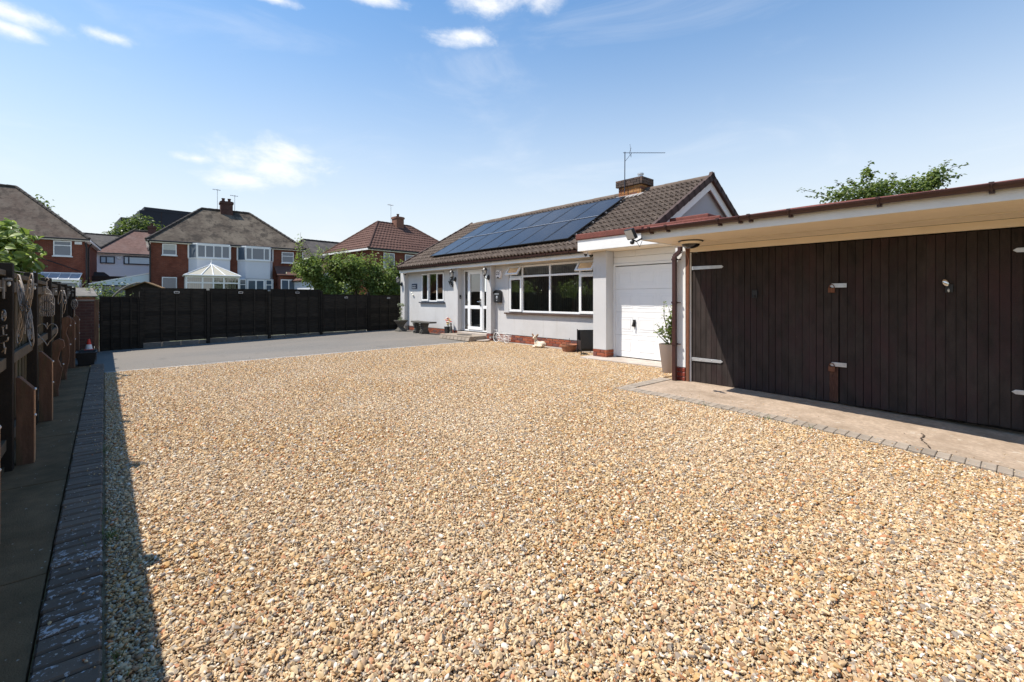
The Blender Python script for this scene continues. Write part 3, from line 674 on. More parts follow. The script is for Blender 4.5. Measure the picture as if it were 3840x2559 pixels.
bl = MB().box(-10.62, HY+.20, 2.33, -7.3, HY+.25, 2.375).build('vertical_blind', 'upvc', bung)
sl = MB(); sl.box(-.0445, -.0008, -1.33, .0445, .0008, 0); slat = sl.mesh('slat'); slat.materials.append(MATS['blind_slat'])
x = -10.58
while x < -7.33:
    put('slat', slat, bl, (x, HY+.225, 2.325), (0, 0, R(108)+random.uniform(-.07, .07))); x += .0815
# curtains seen in the left window
for x in (-15.9, -14.5): MB().box(x, HY+.20, 1.25, x+.16, HY+.215, 2.38).build('curtain', 'curtain', bung)
MB().box(-15.9, HY+.3, 1.17, -14.3, HY+.7, 1.20).build('inner_shelf', 'tan_wood', bung)
# front door set
d = MB(); d.frame(-13.13, -11.80, .285, 2.395, HY+.03, HY+.10, .05)
for x in (-12.86, -12.03): d.box(x-.025, HY+.03, .335, x+.025, HY+.10, 2.345)
for a, b in ((-13.08, -12.885), (-12.005, -11.85)): d.box(a, HY+.032, 1.06, b, HY+.098, 1.16)
d = d.build('door_frame', 'upvc', bung, bevel=.005)
for a, b in ((-13.08, -12.885), (-12.005, -11.85)): pane(d, a, b, .335, 1.06, HY+.06); pane(d, a, b, 1.16, 2.345, HY+.06)
dl = MB(); dl.frame(-12.83, -12.06, .34, 2.34, HY+.012, HY+.07, .105); dl.box(-12.725, HY+.014, 1.05, -12.165, HY+.068, 1.17)
dl = dl.build('front_door', 'upvc', bung, bevel=.006)
pane(dl, -12.725, -12.165, .445, 1.05, HY+.04); pane(dl, -12.725, -12.165, 1.17, 2.235, HY+.04)
hm = MB(); hm.box(-12.135, HY-.005, 1.14, -12.10, HY+.012, 1.40); hm.tube([(-12.118, HY, 1.30), (-12.118, HY-.045, 1.30), (-12.235, HY-.05, 1.30)], .010, 8); hm.build('handle', 'chrome', dl, smooth=40)
for z in (.5, 1.28, 2.1): MB().tube([(-12.845, HY+.005, z-.04), (-12.845, HY+.005, z+.04)], .012, 8).build('hinge', 'chrome', dl, smooth=40)
# doorstep of blocks
st = MB(); st.box(-13.28, 8.56, -.05, -11.58, 9.20, .205); st = st.build('doorstep', 'paver_grey', bung, bevel=.01)
sb = bev_box('step_block', .196, .07, .10, 'paver_grey', .006)
for i in range(8): put('step_block', sb, st, (-13.17+i*.212, 8.555, .105), (R(-14), 0, 0)); 
st2 = bev_box('step_block', .205, .10, .05, 'paver_grey', .005)
for i in range(8): put('step_block', st2, st, (-13.175+i*.212, 8.615, .188), (0, 0, random.uniform(-.01, .01)))
MB().box(-13.20, 9.20, -.05, -11.56, HY+.03, .26).build('threshold', 'concrete', bung, bevel=.01)

# roof: eave (y 8.99, z 2.66) up to ridge (y 12.73, z 4.80)
EY, EZ, RY, RZ = 8.99, 2.655, 12.73, 4.80; XL, XR = -17.12, -5.86
SL = math.atan2(RZ-EZ, RY-EY); SLEN = math.hypot(RZ-EZ, RY-EY); cs, sn = math.cos(SL), math.sin(SL)
rd = MB()
for a, b, z in ((EY+.02, RY, 1), (2*RY-EY-.02, RY, -1)):
    rd.add([(XL+.03, a, EZ-.04), (XR-.03, a, EZ-.04), (XR-.03, b, RZ-.04), (XL+.03, b, RZ-.04), (XL+.03, a, EZ-.10), (XR-.03, a, EZ-.10), (XR-.03, b, RZ-.10), (XL+.03, b, RZ-.10)], [(0,1,2,3),(7,6,5,4),(0,4,5,1),(0,3,7,4),(1,5,6,2)])
roof = rd.build('roof', 'roof_deck', bung)
bk = MB(); bk.quad((XL, 2*RY-EY, EZ), (XR, 2*RY-EY, EZ), (XR, RY+.02, RZ), (XL, RY+.02, RZ)); bk.build('rear_slope', 'roof_tile', bung)
TWd, TG = .30, .337
tx = [0, .022, .045, .068, .09, .15, .172, .195, .218, .24, .30]; tz = [.004, .034, .046, .034, .004, .004, .034, .046, .034, .004, .004]
tv = [(a, 0, b+.036) for a, b in zip(tx, tz)] + [(a, .405, b-.006) for a, b in zip(tx, tz)] + [(a, .004, b-.006) for a, b in zip(tx, tz)]
n_ = len(tx); tf = [(i, i+1, n_+i+1, n_+i) for i in range(n_-1)] + [(2*n_+i, 2*n_+i+1, i+1, i) for i in range(n_-1)] + [(0, n_, 2*n_), (n_-1, 3*n_-1, 2*n_-1)]
tm = MB(); tm.add(tv, tf); tile_me = tm.mesh('roof_tile', 34); tile_me.materials.append(MATS['roof_tile'])
slots = []
ncol = int(round((XR-XL-.04)/TWd)); tw = (XR-XL-.04)/ncol
for c in range(ncol):
    for r in range(13):
        s = r*TG - .02
        if s > SLEN-.10: continue
        x = XL+.02+c*tw; y = EY+s*cs; z = EZ+s*sn; slots.append((math.hypot(x, y), x, y, z, -15.0 < x < -8.9 and 9.75 < y < 11.6))
slots.sort(key=lambda q: (q[4], q[0]))
rot_t = Euler((SL, 0, 0)).to_matrix(); rest = MB()
for i, (d_, x, y, z, hid) in enumerate(slots):
    if i < 300 and not hid: put('roof_tile', tile_me, roof, (x, y, z), (SL, 0, random.uniform(-.006, .006)), (tw/TWd, 1, 1+random.uniform(0, .12)))
    else: rest.add([Vector((x, y, z)) + rot_t @ Vector(p) for p in tv], tf)
tag(rest.build('roof_tiles_beyond', 'roof_tile', roof, smooth=34), kind='stuff')
rg = MB(); prof = [(.125*math.cos(a), .11*math.sin(a)) for a in arange(0, math.pi, 10)]
rg.add([(0, p[0], p[1]) for p in prof] + [(.44, p[0]*.96, p[1]*.96) for p in prof] + [(0, p[0]*.86, p[1]*.84) for p in prof], [(i, i+1, 12+i, 11+i) for i in range(10)] + [(22+i, 23+i, i+1, i) for i in range(10)])
rgm = rg.mesh('ridge_tile', 50); rgm.materials.append(MATS['roof_tile']); x = XL+.01
while x < XR-.1: put('ridge_tile', rgm, roof, (x, RY, RZ-.02+random.uniform(-.004, .004)), (0, 0, 0), (1.03, 1, 1)); x += .4475
MB().ell((XR+.005, RY, RZ-.005), (.03, .13, .115)).build('ridge_end', 'verge_brown', roof, smooth=60)
vg = MB(); vg.box(-.035, 0, -.085, .055, .40, .085); vgm = vg.mesh('verge_tile'); vgm.materials.append(MATS['verge_brown'])
for X_, fl in ((XR, 1), (XL, -1)):
    for r in range(13):
        s = r*TG-.015
        put('verge_tile', vgm, roof, (X_+(.01 if fl > 0 else -.01), EY+s*cs, EZ+s*sn+.012), (SL+R(2.2), 0, 0), (fl, 1, 1))
        if fl > 0: put('verge_tile', vgm, roof, (X_+.01, 2*RY-EY-s*cs, EZ+s*sn+.012), (SL+R(2.2), 0, math.pi), (-1, 1, 1))
# gable end, bargeboards
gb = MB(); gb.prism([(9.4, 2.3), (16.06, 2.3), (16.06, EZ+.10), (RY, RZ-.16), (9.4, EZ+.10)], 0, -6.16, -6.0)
gb.v = [(p[0], p[1], p[2]) for p in gb.v]; gb.build('gable_wall', 'gable_shade_grey', bung)
for sgn in (1, -1):
    bm_ = MB(); a0 = EY+.02; 
    pp = [(a0, EZ-.07), (RY, RZ-.07), (RY, RZ-.33), (a0, EZ-.33)]
    if sgn < 0: pp = [(2*RY-q[0], q[1]) for q in pp]
    bm_.prism(pp, 0, XR-.045, XR-.018); bm_.build('bargeboard', 'white_paint', bung)
    sf = MB(); pp2 = [(a0, EZ-.18), (RY, RZ-.18), (RY, RZ-.195), (a0, EZ-.195)]
    if sgn < 0: pp2 = [(2*RY-q[0], q[1]) for q in pp2]
    sf.prism(pp2, 0, -6.0, XR-.047); sf.build('verge_soffit', 'white_paint', bung)
# eaves
MB().box(-17.16, 9.085, 2.452, -6.2, 9.105, 2.615).build('fascia', 'white_paint', bung)
MB().box(-17.16, 9.107, 2.466, -6.2, HY+.1, 2.474).build('soffit', 'cream_soffit', bung)
def gutter(parent, x0, x1, y, z, r=.056):
    a_ = arange(math.pi, 2*math.pi, 10); m = MB(); n = 11
    o = [(r*math.cos(t), r*math.sin(t)) for t in a_]; i_ = [(q[0]*.90, q[1]*.90+.002) for q in o]; prof = o + i_[::-1]
    m.prism([(y+p[0], z+p[1]) for p in prof], 0, x0, x1); return m.build('gutter', 'brown_gutter', parent, smooth=35)
def brackets(parent, xs, y, z, r=.056, back=.06):
    for x in xs:
        m = MB(); a_ = arange(math.pi*.98, 1.85*math.pi, 8); m.tube([(x, y+(r+.006)*math.cos(t), z+(r+.006)*math.sin(t)) for t in a_], .009, 6)
        m.box(x-.018, y-r-.012, z-.008, x+.018, y-r+.012, z+.012); m.box(x-.02, y+.01, z-r-.022, x+.02, y+r+back, z-r+.004); m.build('gutter_bracket', 'brown_gutter', parent)
gut = gutter(bung, -17.18, -6.9, 9.02, 2.635); brackets(gut, [-16.9+.82*i for i in range(13)], 9.02, 2.635, back=.01)
# chimney with corbelled cap
ch = MB(); ch.box(-8.735, 12.44, 4.35, -7.935, 13.0, 4.975); ch.box(-8.80, 12.38, 4.985, -7.87, 13.06, 5.17); chim = ch.build('chimney', 'mortar', bung)
bc, bch = bev_box('brick', .213, .10, .065, 'brick_chim', .004), bev_box('brick', .102, .10, .065, 'brick_chim', .004)
bd, bdh = bev_box('brick', .213, .10, .065, 'brick_dark', .004), bev_box('brick', .102, .10, .065, 'brick_dark', .004)
lay_x(chim, -8.75, -7.92, 12.425, 4.52, 6, bc, bch); lay_y(chim, 12.43, 13.0, -7.92, 4.60, 5, bc, bch)
lay_x(chim, -8.82, -7.85, 12.36, 4.972, 3, bd, bdh); lay_y(chim, 12.37, 13.07, -7.85, 4.972, 3, bd, bdh)
MB().box(-8.78, 12.40, 5.17, -7.89, 13.04, 5.20).build('flaunching', 'concrete', chim)
cp = MB().lathe([(.085, 0), (.075, .10), (.07, .13), (.09, .14), (.09, .16), (.05, .165)], (-8.12, 12.72, 5.19), 14); cp.tube([(-8.12, 12.72, 5.34), (-8.12, 12.72, 5.38)], .10, 14); cp.build('chimney_pot', 'galv', chim, smooth=40)
MB().quad((-8.85, 12.20, 4.56), (-7.82, 12.20, 4.56), (-7.82, 12.44, 4.70), (-8.85, 12.44, 4.70)).build('lead_flashing', 'galv', chim)

# single garage bay joined on the right: pillar, white door, flat roof
MB().box(-6.865, 8.72, .205, -6.485, 9.22, 2.515).build('garage_pillar', 'render_grey', bung, bevel=.006)
pb = MB().box(-6.855, 8.735, -.1, -6.495, 9.20, .203).build('pillar_base', 'mortar', bung)
lay_x(pb, -6.87, -6.48, 8.715, -.02, 3); lay_y(pb, 8.72, 9.1, -6.478, -.02, 3, brk, brh)
MB().box(-6.98, 8.37, -.12, -4.25, 9.06, .034).build('garage_threshold', 'concrete', bung, bevel=.012)
gd = MB(); DX0, DX1, DY = -6.44, -4.20, 9.02
for k, (za, zb) in enumerate(((.055, .56), (.564, 1.09), (1.094, 1.62), (1.624, 2.15))):
    gd.box(DX0, DY, za, DX1, DY+.04, zb)
gd = gd.build('garage_door', 'upvc', bung, bevel=.004)
for za in (.055, .564, 1.094, 1.624):
    for q in range(4):
        a = DX0+.055+q*.545; b = a+.47
        if q == 0: b = a+.42
        m = MB(); z0, z1 = za+.085, za+.425; m.frame(a, b, z0, z1, DY-.004, DY+.001, .016); m.frame(a+.055, b-.055, z0+.055, z1-.055, DY-.006, DY+.001, .010); m.box(a+.065, DY-.003, z0+.065, b-.065, DY+.001, z1-.065)
        m.build('panel', 'upvc', gd, bevel=.002)
hm = MB(); hm.box(-5.94, DY-.03, .76, -5.885, DY, .92); hm.tube([(-5.912, DY-.02, .87), (-5.912, DY-.06, .86), (-5.935, DY-.07, .77)], .013, 8); hm.build('handle', 'black_metal', gd, smooth=40)
fm = MB(); fm.box(-6.50, DY-.02, .03, DX0-.004, DY+.07, 2.18); fm.box(-6.48, DY-.02, 2.17, -4.1, DY+.07, 2.225); fm.build('garage_door_frame', 'upvc', bung, bevel=.004)
for k in range(2): MB().box(-6.48, DY-.012+.004*k, 2.228+k*.145, -4.05, DY+.08, 2.369+k*.145).build('cladding_board', 'upvc', bung, bevel=.006)
MB().box(-7.09, 8.42, 2.527, -3.86, 8.445, 2.80).build('garage_fascia', 'white_paint', bung, bevel=.003)
MB().box(-7.09, 8.447, 2.527, -7.065, 9.3, 2.80).build('garage_fascia', 'white_paint', bung)
MB().box(-7.06, 8.447, 2.518, -3.9, 9.6, 2.526).build('garage_soffit', 'cream_soffit', bung)
fr = MB(); fr.box(-7.13, 8.385, 2.79, -3.7, 8.47, 2.93); fr.box(-7.13, 8.47, 2.79, -7.04, 12.5, 2.93); fr.box(-7.04, 8.47, 2.80, -3.7, 14, 2.86); fr.build('flat_roof', 'red_felt', bung, bevel=.02)
MB().box(-6.0, 10.5, 2.862, -4.9, 11.4, 3.40).build('roof_kerb', 'red_felt', bung, bevel=.03)

# ------------------------------------------------------------------ solar panels, two rows of seven
PW, PLn = .993, 1.535
pf = MB(); pf.box(0, 0, 0, PW, .028, .035); pf.box(0, PLn-.028, 0, PW, PLn, .035); pf.box(0, .028, 0, .028, PLn-.028, .035); pf.box(PW-.028, .028, 0, PW, PLn-.028, .035)
pf_me = pf.mesh('frame'); pf_me.materials.append(MATS['black_metal'])
pg = MB(); pg.box(.028, .028, .012, PW-.028, PLn-.028, .030); pg_me = pg.mesh('glass'); pg_me.materials.append(MATS['solar_cell'])
edge = MB().box(0, -.010, .036, PW, .008, .041).mesh('edge_trim'); edge.materials.append(MATS['galv'])
ordn = ['first', 'second', 'third', 'fourth', 'fifth', 'sixth', 'seventh']
for row in range(2):
    for c in range(7):
        s = .52 + row*(PLn+.018); x = -15.25 + c*1.003; n = Vector((0, -sn, cs))*.115
        p = thing('solar_panel', 'dark blue solar panel, %s from the chimney end in the %s row' % (ordn[6-c], ('lower', 'upper')[row]), 'solar panel', (x, EY+s*cs+n.y, EZ+s*sn+n.z), 0, 'solar panels on the bungalow roof')
        p.rotation_euler = (SL+R(.7)*random.uniform(-.3, .3), 0, 0)
        put('frame', pf_me, p, (0, 0, 0), local=True); put('glass', pg_me, p, (0, 0, 0), local=True)
        if row: put('edge_trim', edge, p, (0, 0, 0), local=True)
        if c == 6:
            for yy in (.25, 1.25): MB().box(PW, yy, -.08, PW+.035, yy+.05, .03).build('clamp', 'black_metal', p, local=True)
for row, a in ((0, .35), (0, 1.2), (1, .35), (1, 1.2)):
    s = .52 + row*(PLn+.018)+a; c = Vector((-11.75, EY+s*cs, EZ+s*sn)) + Vector((0, -sn, cs))*.088
    m = MB(); m.obox(c, (7.1, .04, .035), rot_t); m.build('mounting_rail', 'galv', roof)

# ================================================================== DOUBLE GARAGE
GD = 7.37
gar = thing('double_garage', 'flat roofed garage with wide dark plank doors and a deep white soffit', 'garage', (-1.6, GD, 0))
MB().box(-3.98, 7.30, .245, -3.80, 7.56, 2.268).build('pier', 'white_paint', gar)
pbk = MB().box(-3.97, 7.315, -.1, -3.81, 7.55, .243).build('pier_base', 'mortar', gar)
bg_ = bev_box('brick', .165, .10, .068, 'brick_glazed', .006)
for k in range(3): put('brick', bg_, pbk, (-3.89, 7.345, .045+k*.077))
tp = MB(); tp.box(-3.797, 7.305, .0, -3.742, 7.45, 2.268); tp.build('door_post', 'rust_wood', gar, bevel=.004)
MB().box(-3.741, 7.335, .0, -3.722, 7.362, 2.17).build('door_stop', 'white_paint', gar)
MB().box(-3.98, 7.57, -.1, -3.80, 13.0, 2.27).build('side_wall', 'white_paint', gar)
MB().box(-3.74, 7.60, -.3, 1.6, 7.64, 2.27).build('dark_inside', 'black_plastic', gar)
MB().box(-3.74, 7.335, 2.178, 1.6, 7.40, 2.267).build('header', 'cream_soffit', gar)
for leaf in range(2):
    x0, x1 = ((-3.735, -1.660), (-1.652, .425))[leaf]
    dr = MB(); 
    for z in (.25, 1.08, 1.92): dr.box(x0+.03, GD+.020, z-.06, x1-.03, GD+.045, z+.06)
    dr = dr.build('garage_door', 'dark_plank', gar)
    n = 24 if leaf == 0 else 24; wdt = (x1-x0)/n
    for k in range(n):
        a = x0+k*wdt; w_ = wdt*random.uniform(.93, .985)
        m = MB(); zb = .004+random.uniform(-.006, .006)+(-.012 if leaf else 0); m.box(a, GD-.004+random.uniform(-.0025, .0025), zb, a+w_, GD+.018, 2.165+random.uniform(-.003, .003))
        m.build('plank', 'dark_plank', dr, bevel=.003)
# weathered closing strip
ws = MB(); ws.box(-1.765, GD-.014, .012, -1.668, GD-.005, .515); ws.build('repair_board', 'rust_board', gar, bevel=.002)
def strap(x0, x1, z, flip=1):
    m = MB(); t = .03
    if flip > 0: pts = [(x0, z-t), (x1-.03, z-t*.8), (x1, z), (x1-.03, z+t*.8), (x0, z+t)]
    else: pts = [(x1, z-t), (x0+.03, z-t*.8), (x0, z), (x0+.03, z+t*.8), (x1, z+t)]
    m.prism(pts, 1, GD-.019, GD-.010)
    for q in (.09, .25, .42): 
        xx = x0+q if flip > 0 else x1-q
        m.ell((xx, GD-.019, z), (.011, .006, .011), n=8, m=5)
    k = m.build('strap_hinge', 'galv', gar, bevel=.0015)
    xx = x0 if flip > 0 else x1
    MB().tube([(xx, GD-.022, z-.05), (xx, GD-.022, z+.05)], .016, 10).build('hinge_pin', 'galv', k, smooth=40)
strap(-3.78, -3.19, 1.912); strap(-3.80, -3.20, .392); strap(-.085, .46, 1.925, -1); strap(-.095, .46, .392, -1)
for z in (1.578, .515):
    m = MB(); m.prism([(-1.765, z), (-1.735, z-.028), (-1.57, z-.028), (-1.57, z+.028), (-1.735, z+.028)], 1, GD-.026, GD-.016)
    m.ell((-1.60, GD-.027, z), (.009, .006, .009), n=8, m=5); hs = m.build('hasp', 'galv', gar, bevel=.0015)
    m = MB(); m.tube([(-1.735+.03*math.cos(t), GD-.034, z-.03+.045*math.sin(t)) for t in arange(0, math.pi, 8)], .006, 6); m.box(-1.772, GD-.05, z-.095, -1.698, GD-.022, z-.03); m.build('padlock', 'rust_wood', hs, bevel=.004)
m = MB(); m.box(-2.755, GD-.03, 1.41, -2.68, GD-.004, 1.53); m.ell((-2.717, GD-.04, 1.44), (.014, .02, .02), n=10, m=6); m.build('door_lamp', 'black_plastic', gar, bevel=.006)
m = MB(); m.box(-.62, GD-.03, 1.47, -.55, GD-.004, 1.57); rk = m.build('door_lamp', 'black_plastic', gar, bevel=.006)
m = MB(); m.ell((-.612, GD-.055, 1.585), (.030, .02, .045), Euler((0, R(-25), 0)).to_matrix(), n=12, m=8); m.build('reflector', 'chrome', rk, smooth=60); MB().ell((-.588, GD-.045, 1.495), (.012, .015, .022), n=8, m=6).build('bulb', 'lamp_glass', rk, smooth=60)
# roof, fascia, soffit boards, gutter
rf = MB(); rf.box(-3.80, 6.02, 2.30, 1.9, 13.0, 2.42); rf.build('roof_deck', 'roof_deck', gar)
ft = MB()
xs = arange(-3.84, 1.9, 40); 
for i in range(40):
    ft.add([(xs[i], 5.99, 2.425), (xs[i+1], 5.99, 2.425), (xs[i+1], 6.06, 2.468+.006*math.sin(xs[i+1]*3.1)), (xs[i], 6.06, 2.468+.006*math.sin(xs[i]*3.1)), (xs[i], 13, 2.47), (xs[i+1], 13, 2.47)], [(0,1,2,3), (3,2,5,4)])
ft.box(-3.85, 5.99, 2.41, -3.81, 13, 2.475); ft.build('roof_felt', 'red_felt', gar)
MB().box(-3.82, 5.99, 2.272, 1.9, 6.015, 2.42).build('fascia', 'white_paint', gar, bevel=.003)
MB().box(-3.82, 6.017, 2.272, -3.80, 12.9, 2.41).build('fascia', 'white_paint', gar)
y = 6.03
while y < 6.82:   # narrow reeded boards
    MB().box(-3.795, y, 2.277+random.uniform(0, .001), 1.8, y+.040, 2.290).build('soffit_board', 'cream_soffit', gar, bevel=.003); y += .0445
for a, b in ((6.835, 7.07), (7.078, 7.33)): MB().box(-3.795, a, 2.270, 1.8, b, 2.288).build('soffit_board', 'cream_soffit', gar, bevel=.003)
gg = gutter(gar, -3.84, 1.9, 5.932, 2.425, .056); brackets(gg, [-3.62, -3.36, -2.63, -2.375, -2.25, -1.81, -.995, -.195, .62], 5.932, 2.425, back=.0)
dm = MB(); q = .032
def sqpipe(m, path, h=.032):
    for a, b in zip(path[:-1], path[1:]):
        a, b = Vector(a), Vector(b); d_ = (b-a); m.obox((a+b)/2, (2*h, 2*h, d_.length+.01), d_.to_track_quat('Z', 'Y').to_matrix())
sqpipe(dm, [(-3.86, 7.235, 2.272), (-3.86, 7.235, 2.20), (-3.955, 7.225, 2.12), (-3.955, 7.225, .02)]); dpo = dm.build('downpipe', 'brown_gutter', gar, bevel=.006)
for z in (2.05, 1.32, .62): 
    m = MB(); m.box(-3.995, 7.185, z, -3.915, 7.262, z+.03); m.box(-3.915, 7.24, z+.006, -3.86, 7.262, z+.022); m.build('pipe_clip', 'brown_gutter', dpo)

# ================================================================== THINGS ON AND ROUND THE BUNGALOW
# television aerial on the chimney
ae = thing('television_aerial', 'thin grey television aerial on a pole above the brick chimney', 'aerial', (-8.45, 12.5, 4.95))
MB().tube([(-8.45, 12.33, 4.75), (-8.44, 12.33, 6.06)], .014, 6).build('pole', 'window_dark_frame', ae)
br = Vector((.6656, .7463, 0)); b0 = Vector((-8.44, 12.33, 6.03))
m = MB(); m.tube([b0 - br*.06, b0 + br*1.28], .009, 6); bo = m.build('boom', 'window_dark_frame', ae); pe = Vector((-.7463, .6656, 0))
m = MB(); m.tube([(-8.443, 12.33, 5.75), b0+br*.22], .007, 6); m.build('strut', 'window_dark_frame', ae)
for k in range(12):
    c = b0 + br*(.30+k*.085); L_ = .075-.002*k; MB().tube([c - pe*L_ - Vector((0, 0, .012)), c + pe*L_ + Vector((0, 0, .012))], .006, 5).build('element', 'window_dark_frame', bo)
for dz in (-.14, .16): MB().tube([b0+br*.14, b0+br*.20+Vector((0, 0, dz))], .006, 5).build('reflector_arm', 'window_dark_frame', bo)
MB().tube([b0+br*.20+Vector((0, 0, -.10)), b0+br*.16+Vector((0, 0, .28))], .005, 5).build('reflector_bar', 'window_dark_frame', bo)

def lantern(loc, label, out=(0, -1, 0)):
    o = Vector(out); p = Vector(loc); s_ = Vector((0, 0, 1)).cross(o)
    t = thing('wall_lantern', label, 'lantern', tuple(p), 0, 'black lanterns on the bungalow wall')
    m = MB(); m.ell(p+o*.012+Vector((0, 0, -.06)), (.055, .055, .085), n=12, m=8); m.build('wall_plate', 'black_metal', t, smooth=60)
    c = p + o*.17
    MB().tube([p+o*.02+Vector((0, 0, -.08)), p+o*.09+Vector((0, 0, -.11)), p+o*.15+Vector((0, 0, -.07)), c+Vector((0, 0, -.02))], .012, 8).build('arm', 'black_metal', t, smooth=60)
    MB().lathe([(.02, -.02), (.05, .0), (.055, .02), (.045, .03)], c, 8).build('base', 'black_metal', t, smooth=30)
    MB().lathe([(.045, .03), (.072, .17)], c, 6).build('glass', 'lamp_glass', t)
    m = MB()
    for k in range(6):
        a = math.pi*k/3; m.tube([c+Vector((.047*math.cos(a), .047*math.sin(a), .03)), c+Vector((.075*math.cos(a), .075*math.sin(a), .17))], .006, 5)
    m.build('cage', 'black_metal', t)
    MB().lathe([(.10, .165), (.095, .18), (.045, .235), (.03, .25), (.012, .265), (.016, .285), (.004, .31)], c, 8).build('cap', 'black_metal', t, smooth=30)
lantern((-13.33, 9.23, 2.14), 'black wall lantern to the left of the front door')
lantern((-11.455, 9.22, 2.14), 'black wall lantern to the right of the front door')
lantern((-17.22, 9.24, 2.06), 'black wall lantern on the far corner of the bungalow', (-.45, -.89, 0))

# round butterfly wall ornament
t = thing('wall_ornament', 'round black wire ornament with butterflies below the left lantern', 'ornament', (-13.78, HY-.02, 2.02))
m = MB(); m.tube([(-13.78+.16*math.cos(a), HY-.03, 2.02+.19*math.sin(a)) for a in arange(0, 2*math.pi, 24)], .006, 6); m.build('ring', 'black_metal', t)
for cx_, cz_, a0 in ((-13.86, 2.0, .5), (-13.74, 1.90, -.6), (-13.72, 2.12, .2)):
    m = MB()
    for sg in (-1, 1):
        pts = [(cx_ + sg*q[0]*math.cos(a0) - q[1]*math.sin(a0), cz_ + sg*q[0]*math.sin(a0) + q[1]*math.cos(a0)) for q in ((.0, -.02), (.05, -.06), (.085, -.02), (.06, .01), (.10, .05), (.08, .09), (.02, .05), (0, .02))]
        m.prism(pts, 1, HY-.045, HY-.035)
    m.build('butterfly', 'black_metal', t)
# house sign and bird
t = thing('house_sign', 'dark slate house sign with white lettering left of the small window', 'sign', (-16.47, HY, 1.9))
MB().box(-16.68, HY-.018, 1.80, -16.27, HY-.002, 2.005).build('plaque', 'sign_slate', t, bevel=.003)
m = MB()
for z_, xs in ((1.925, [(-16.645, -16.56), (-16.55, -16.47), (-16.46, -16.36)]), (1.845, [(-16.64, -16.575), (-16.565, -16.50), (-16.49, -16.43), (-16.42, -16.37)])):
    for a, b in xs:
        n = 10; m.tube([(a+(b-a)*i/n, HY-.021, z_+.022*math.sin(i*2.3)) for i in range(n+1)], .005, 5)
m.build('lettering', 'white_wire', t)
t = thing('bird_plaque', 'small white bird ornament fixed below the house sign', 'ornament', (-16.6, HY, 1.62))
m = MB(); m.ell((-16.62, HY-.05, 1.63), (.055, .03, .028), Euler((0, R(35), 0)).to_matrix()); m.ell((-16.665, HY-.055, 1.67), (.024, .022, .022)); m.prism([(-16.62, 1.64), (-16.50, 1.55), (-16.57, 1.53), (-16.645, 1.60)], 1, HY-.06, HY-.03); m.build('body', 'flower_white', t, smooth=40)
# doorbell
t = thing('doorbell', 'black doorbell on the reveal left of the front door', 'doorbell', (-13.19, 9.33, 1.45))
MB().box(-13.198, 9.30, 1.40, -13.165, 9.36, 1.53).build('case', 'black_plastic', t, bevel=.006); MB().ell((-13.163, 9.33, 1.43), (.006, .014, .014), n=10, m=6).build('button', 'galv', t)
# alarm box
t = thing('alarm_box', 'white shield shaped burglar alarm box beside the living room window', 'alarm', (-11.13, HY, 2.17))
sh = [(-.135, -.02), (-.10, -.13), (-.06, -.135), (-.035, -.10), (0, -.115), (.05, -.15), (.085, -.145), (.125, -.04), (.135, .075), (.10, .10), (.05, .115), (-.02, .125), (-.09, .11), (-.13, .075)]
MB().prism([(-11.12+a, 2.19+b) for a, b in sh], 1, HY-.075, HY-.002).build('case', 'alarm_white', t, bevel=.012)
MB().prism([(-11.19, 2.05), (-11.075, 2.05), (-11.09, 2.082), (-11.13, 2.10), (-11.17, 2.075)], 1, HY-.08, HY-.03).build('strobe', 'ink', t)
def text_mesh(s, size, mat, parent, name, loc, rot=(R(90), 0, 0), shear=.25, ext=.001):
    cu = bpy.data.curves.new(name, 'FONT'); cu.body = s; cu.size = size; cu.extrude = ext; cu.shear = shear; cu.offset = .002; cu.resolution_u = 3
    tmp = bpy.data.objects.new('tmp', cu); COL.objects.link(tmp); bpy.context.view_layer.update()
    me = bpy.data.meshes.new_from_object(tmp.evaluated_get(bpy.context.evaluated_depsgraph_get())); bpy.data.objects.remove(tmp)
    me.materials.clear(); me.materials.append(MATS[mat]); return put(name, me, parent, loc, rot)
text_mesh('OS', .15, 'ink', t, 'lettering', (-11.245, HY-.077, 2.155))
# letter box
t = thing('letter_box', 'black arched metal letter box on the wall beside the front door', 'letterbox', (-11.15, HY, 1.3))
ar = [(-.15, 0), (.15, 0), (.15, .30)] + [(.15*math.cos(a), .30+.10*math.sin(a)) for a in arange(.15, math.pi-.15, 9)] + [(-.15, .30)]
MB().prism([(-11.13+a*.9, 1.275+b*.95) for a, b in ar], 1, HY-.12, HY-.004).build('body', 'black_metal', t, bevel=.004)
lid = [(.175*math.cos(a), .30+.125*math.sin(a)) for a in arange(0, math.pi, 12)]; lid += [(q[0]*.9, .30+(q[1]-.30)*.86) for q in lid[::-1]]
MB().prism([(-11.13+a*.9, 1.275+b*.95) for a, b in lid], 1, HY-.15, HY-.004).build('lid', 'black_metal', t)
MB().box(-11.24, HY-.128, 1.535, -11.02, HY-.118, 1.565).build('slot', 'galv', t)
m = MB(); m.ell((-11.13, HY-.122, 1.44), (.042, .006, .048)); m.ell((-11.13, HY-.122, 1.345), (.022, .005, .018)); m.build('emblem', 'galv', t, smooth=60)
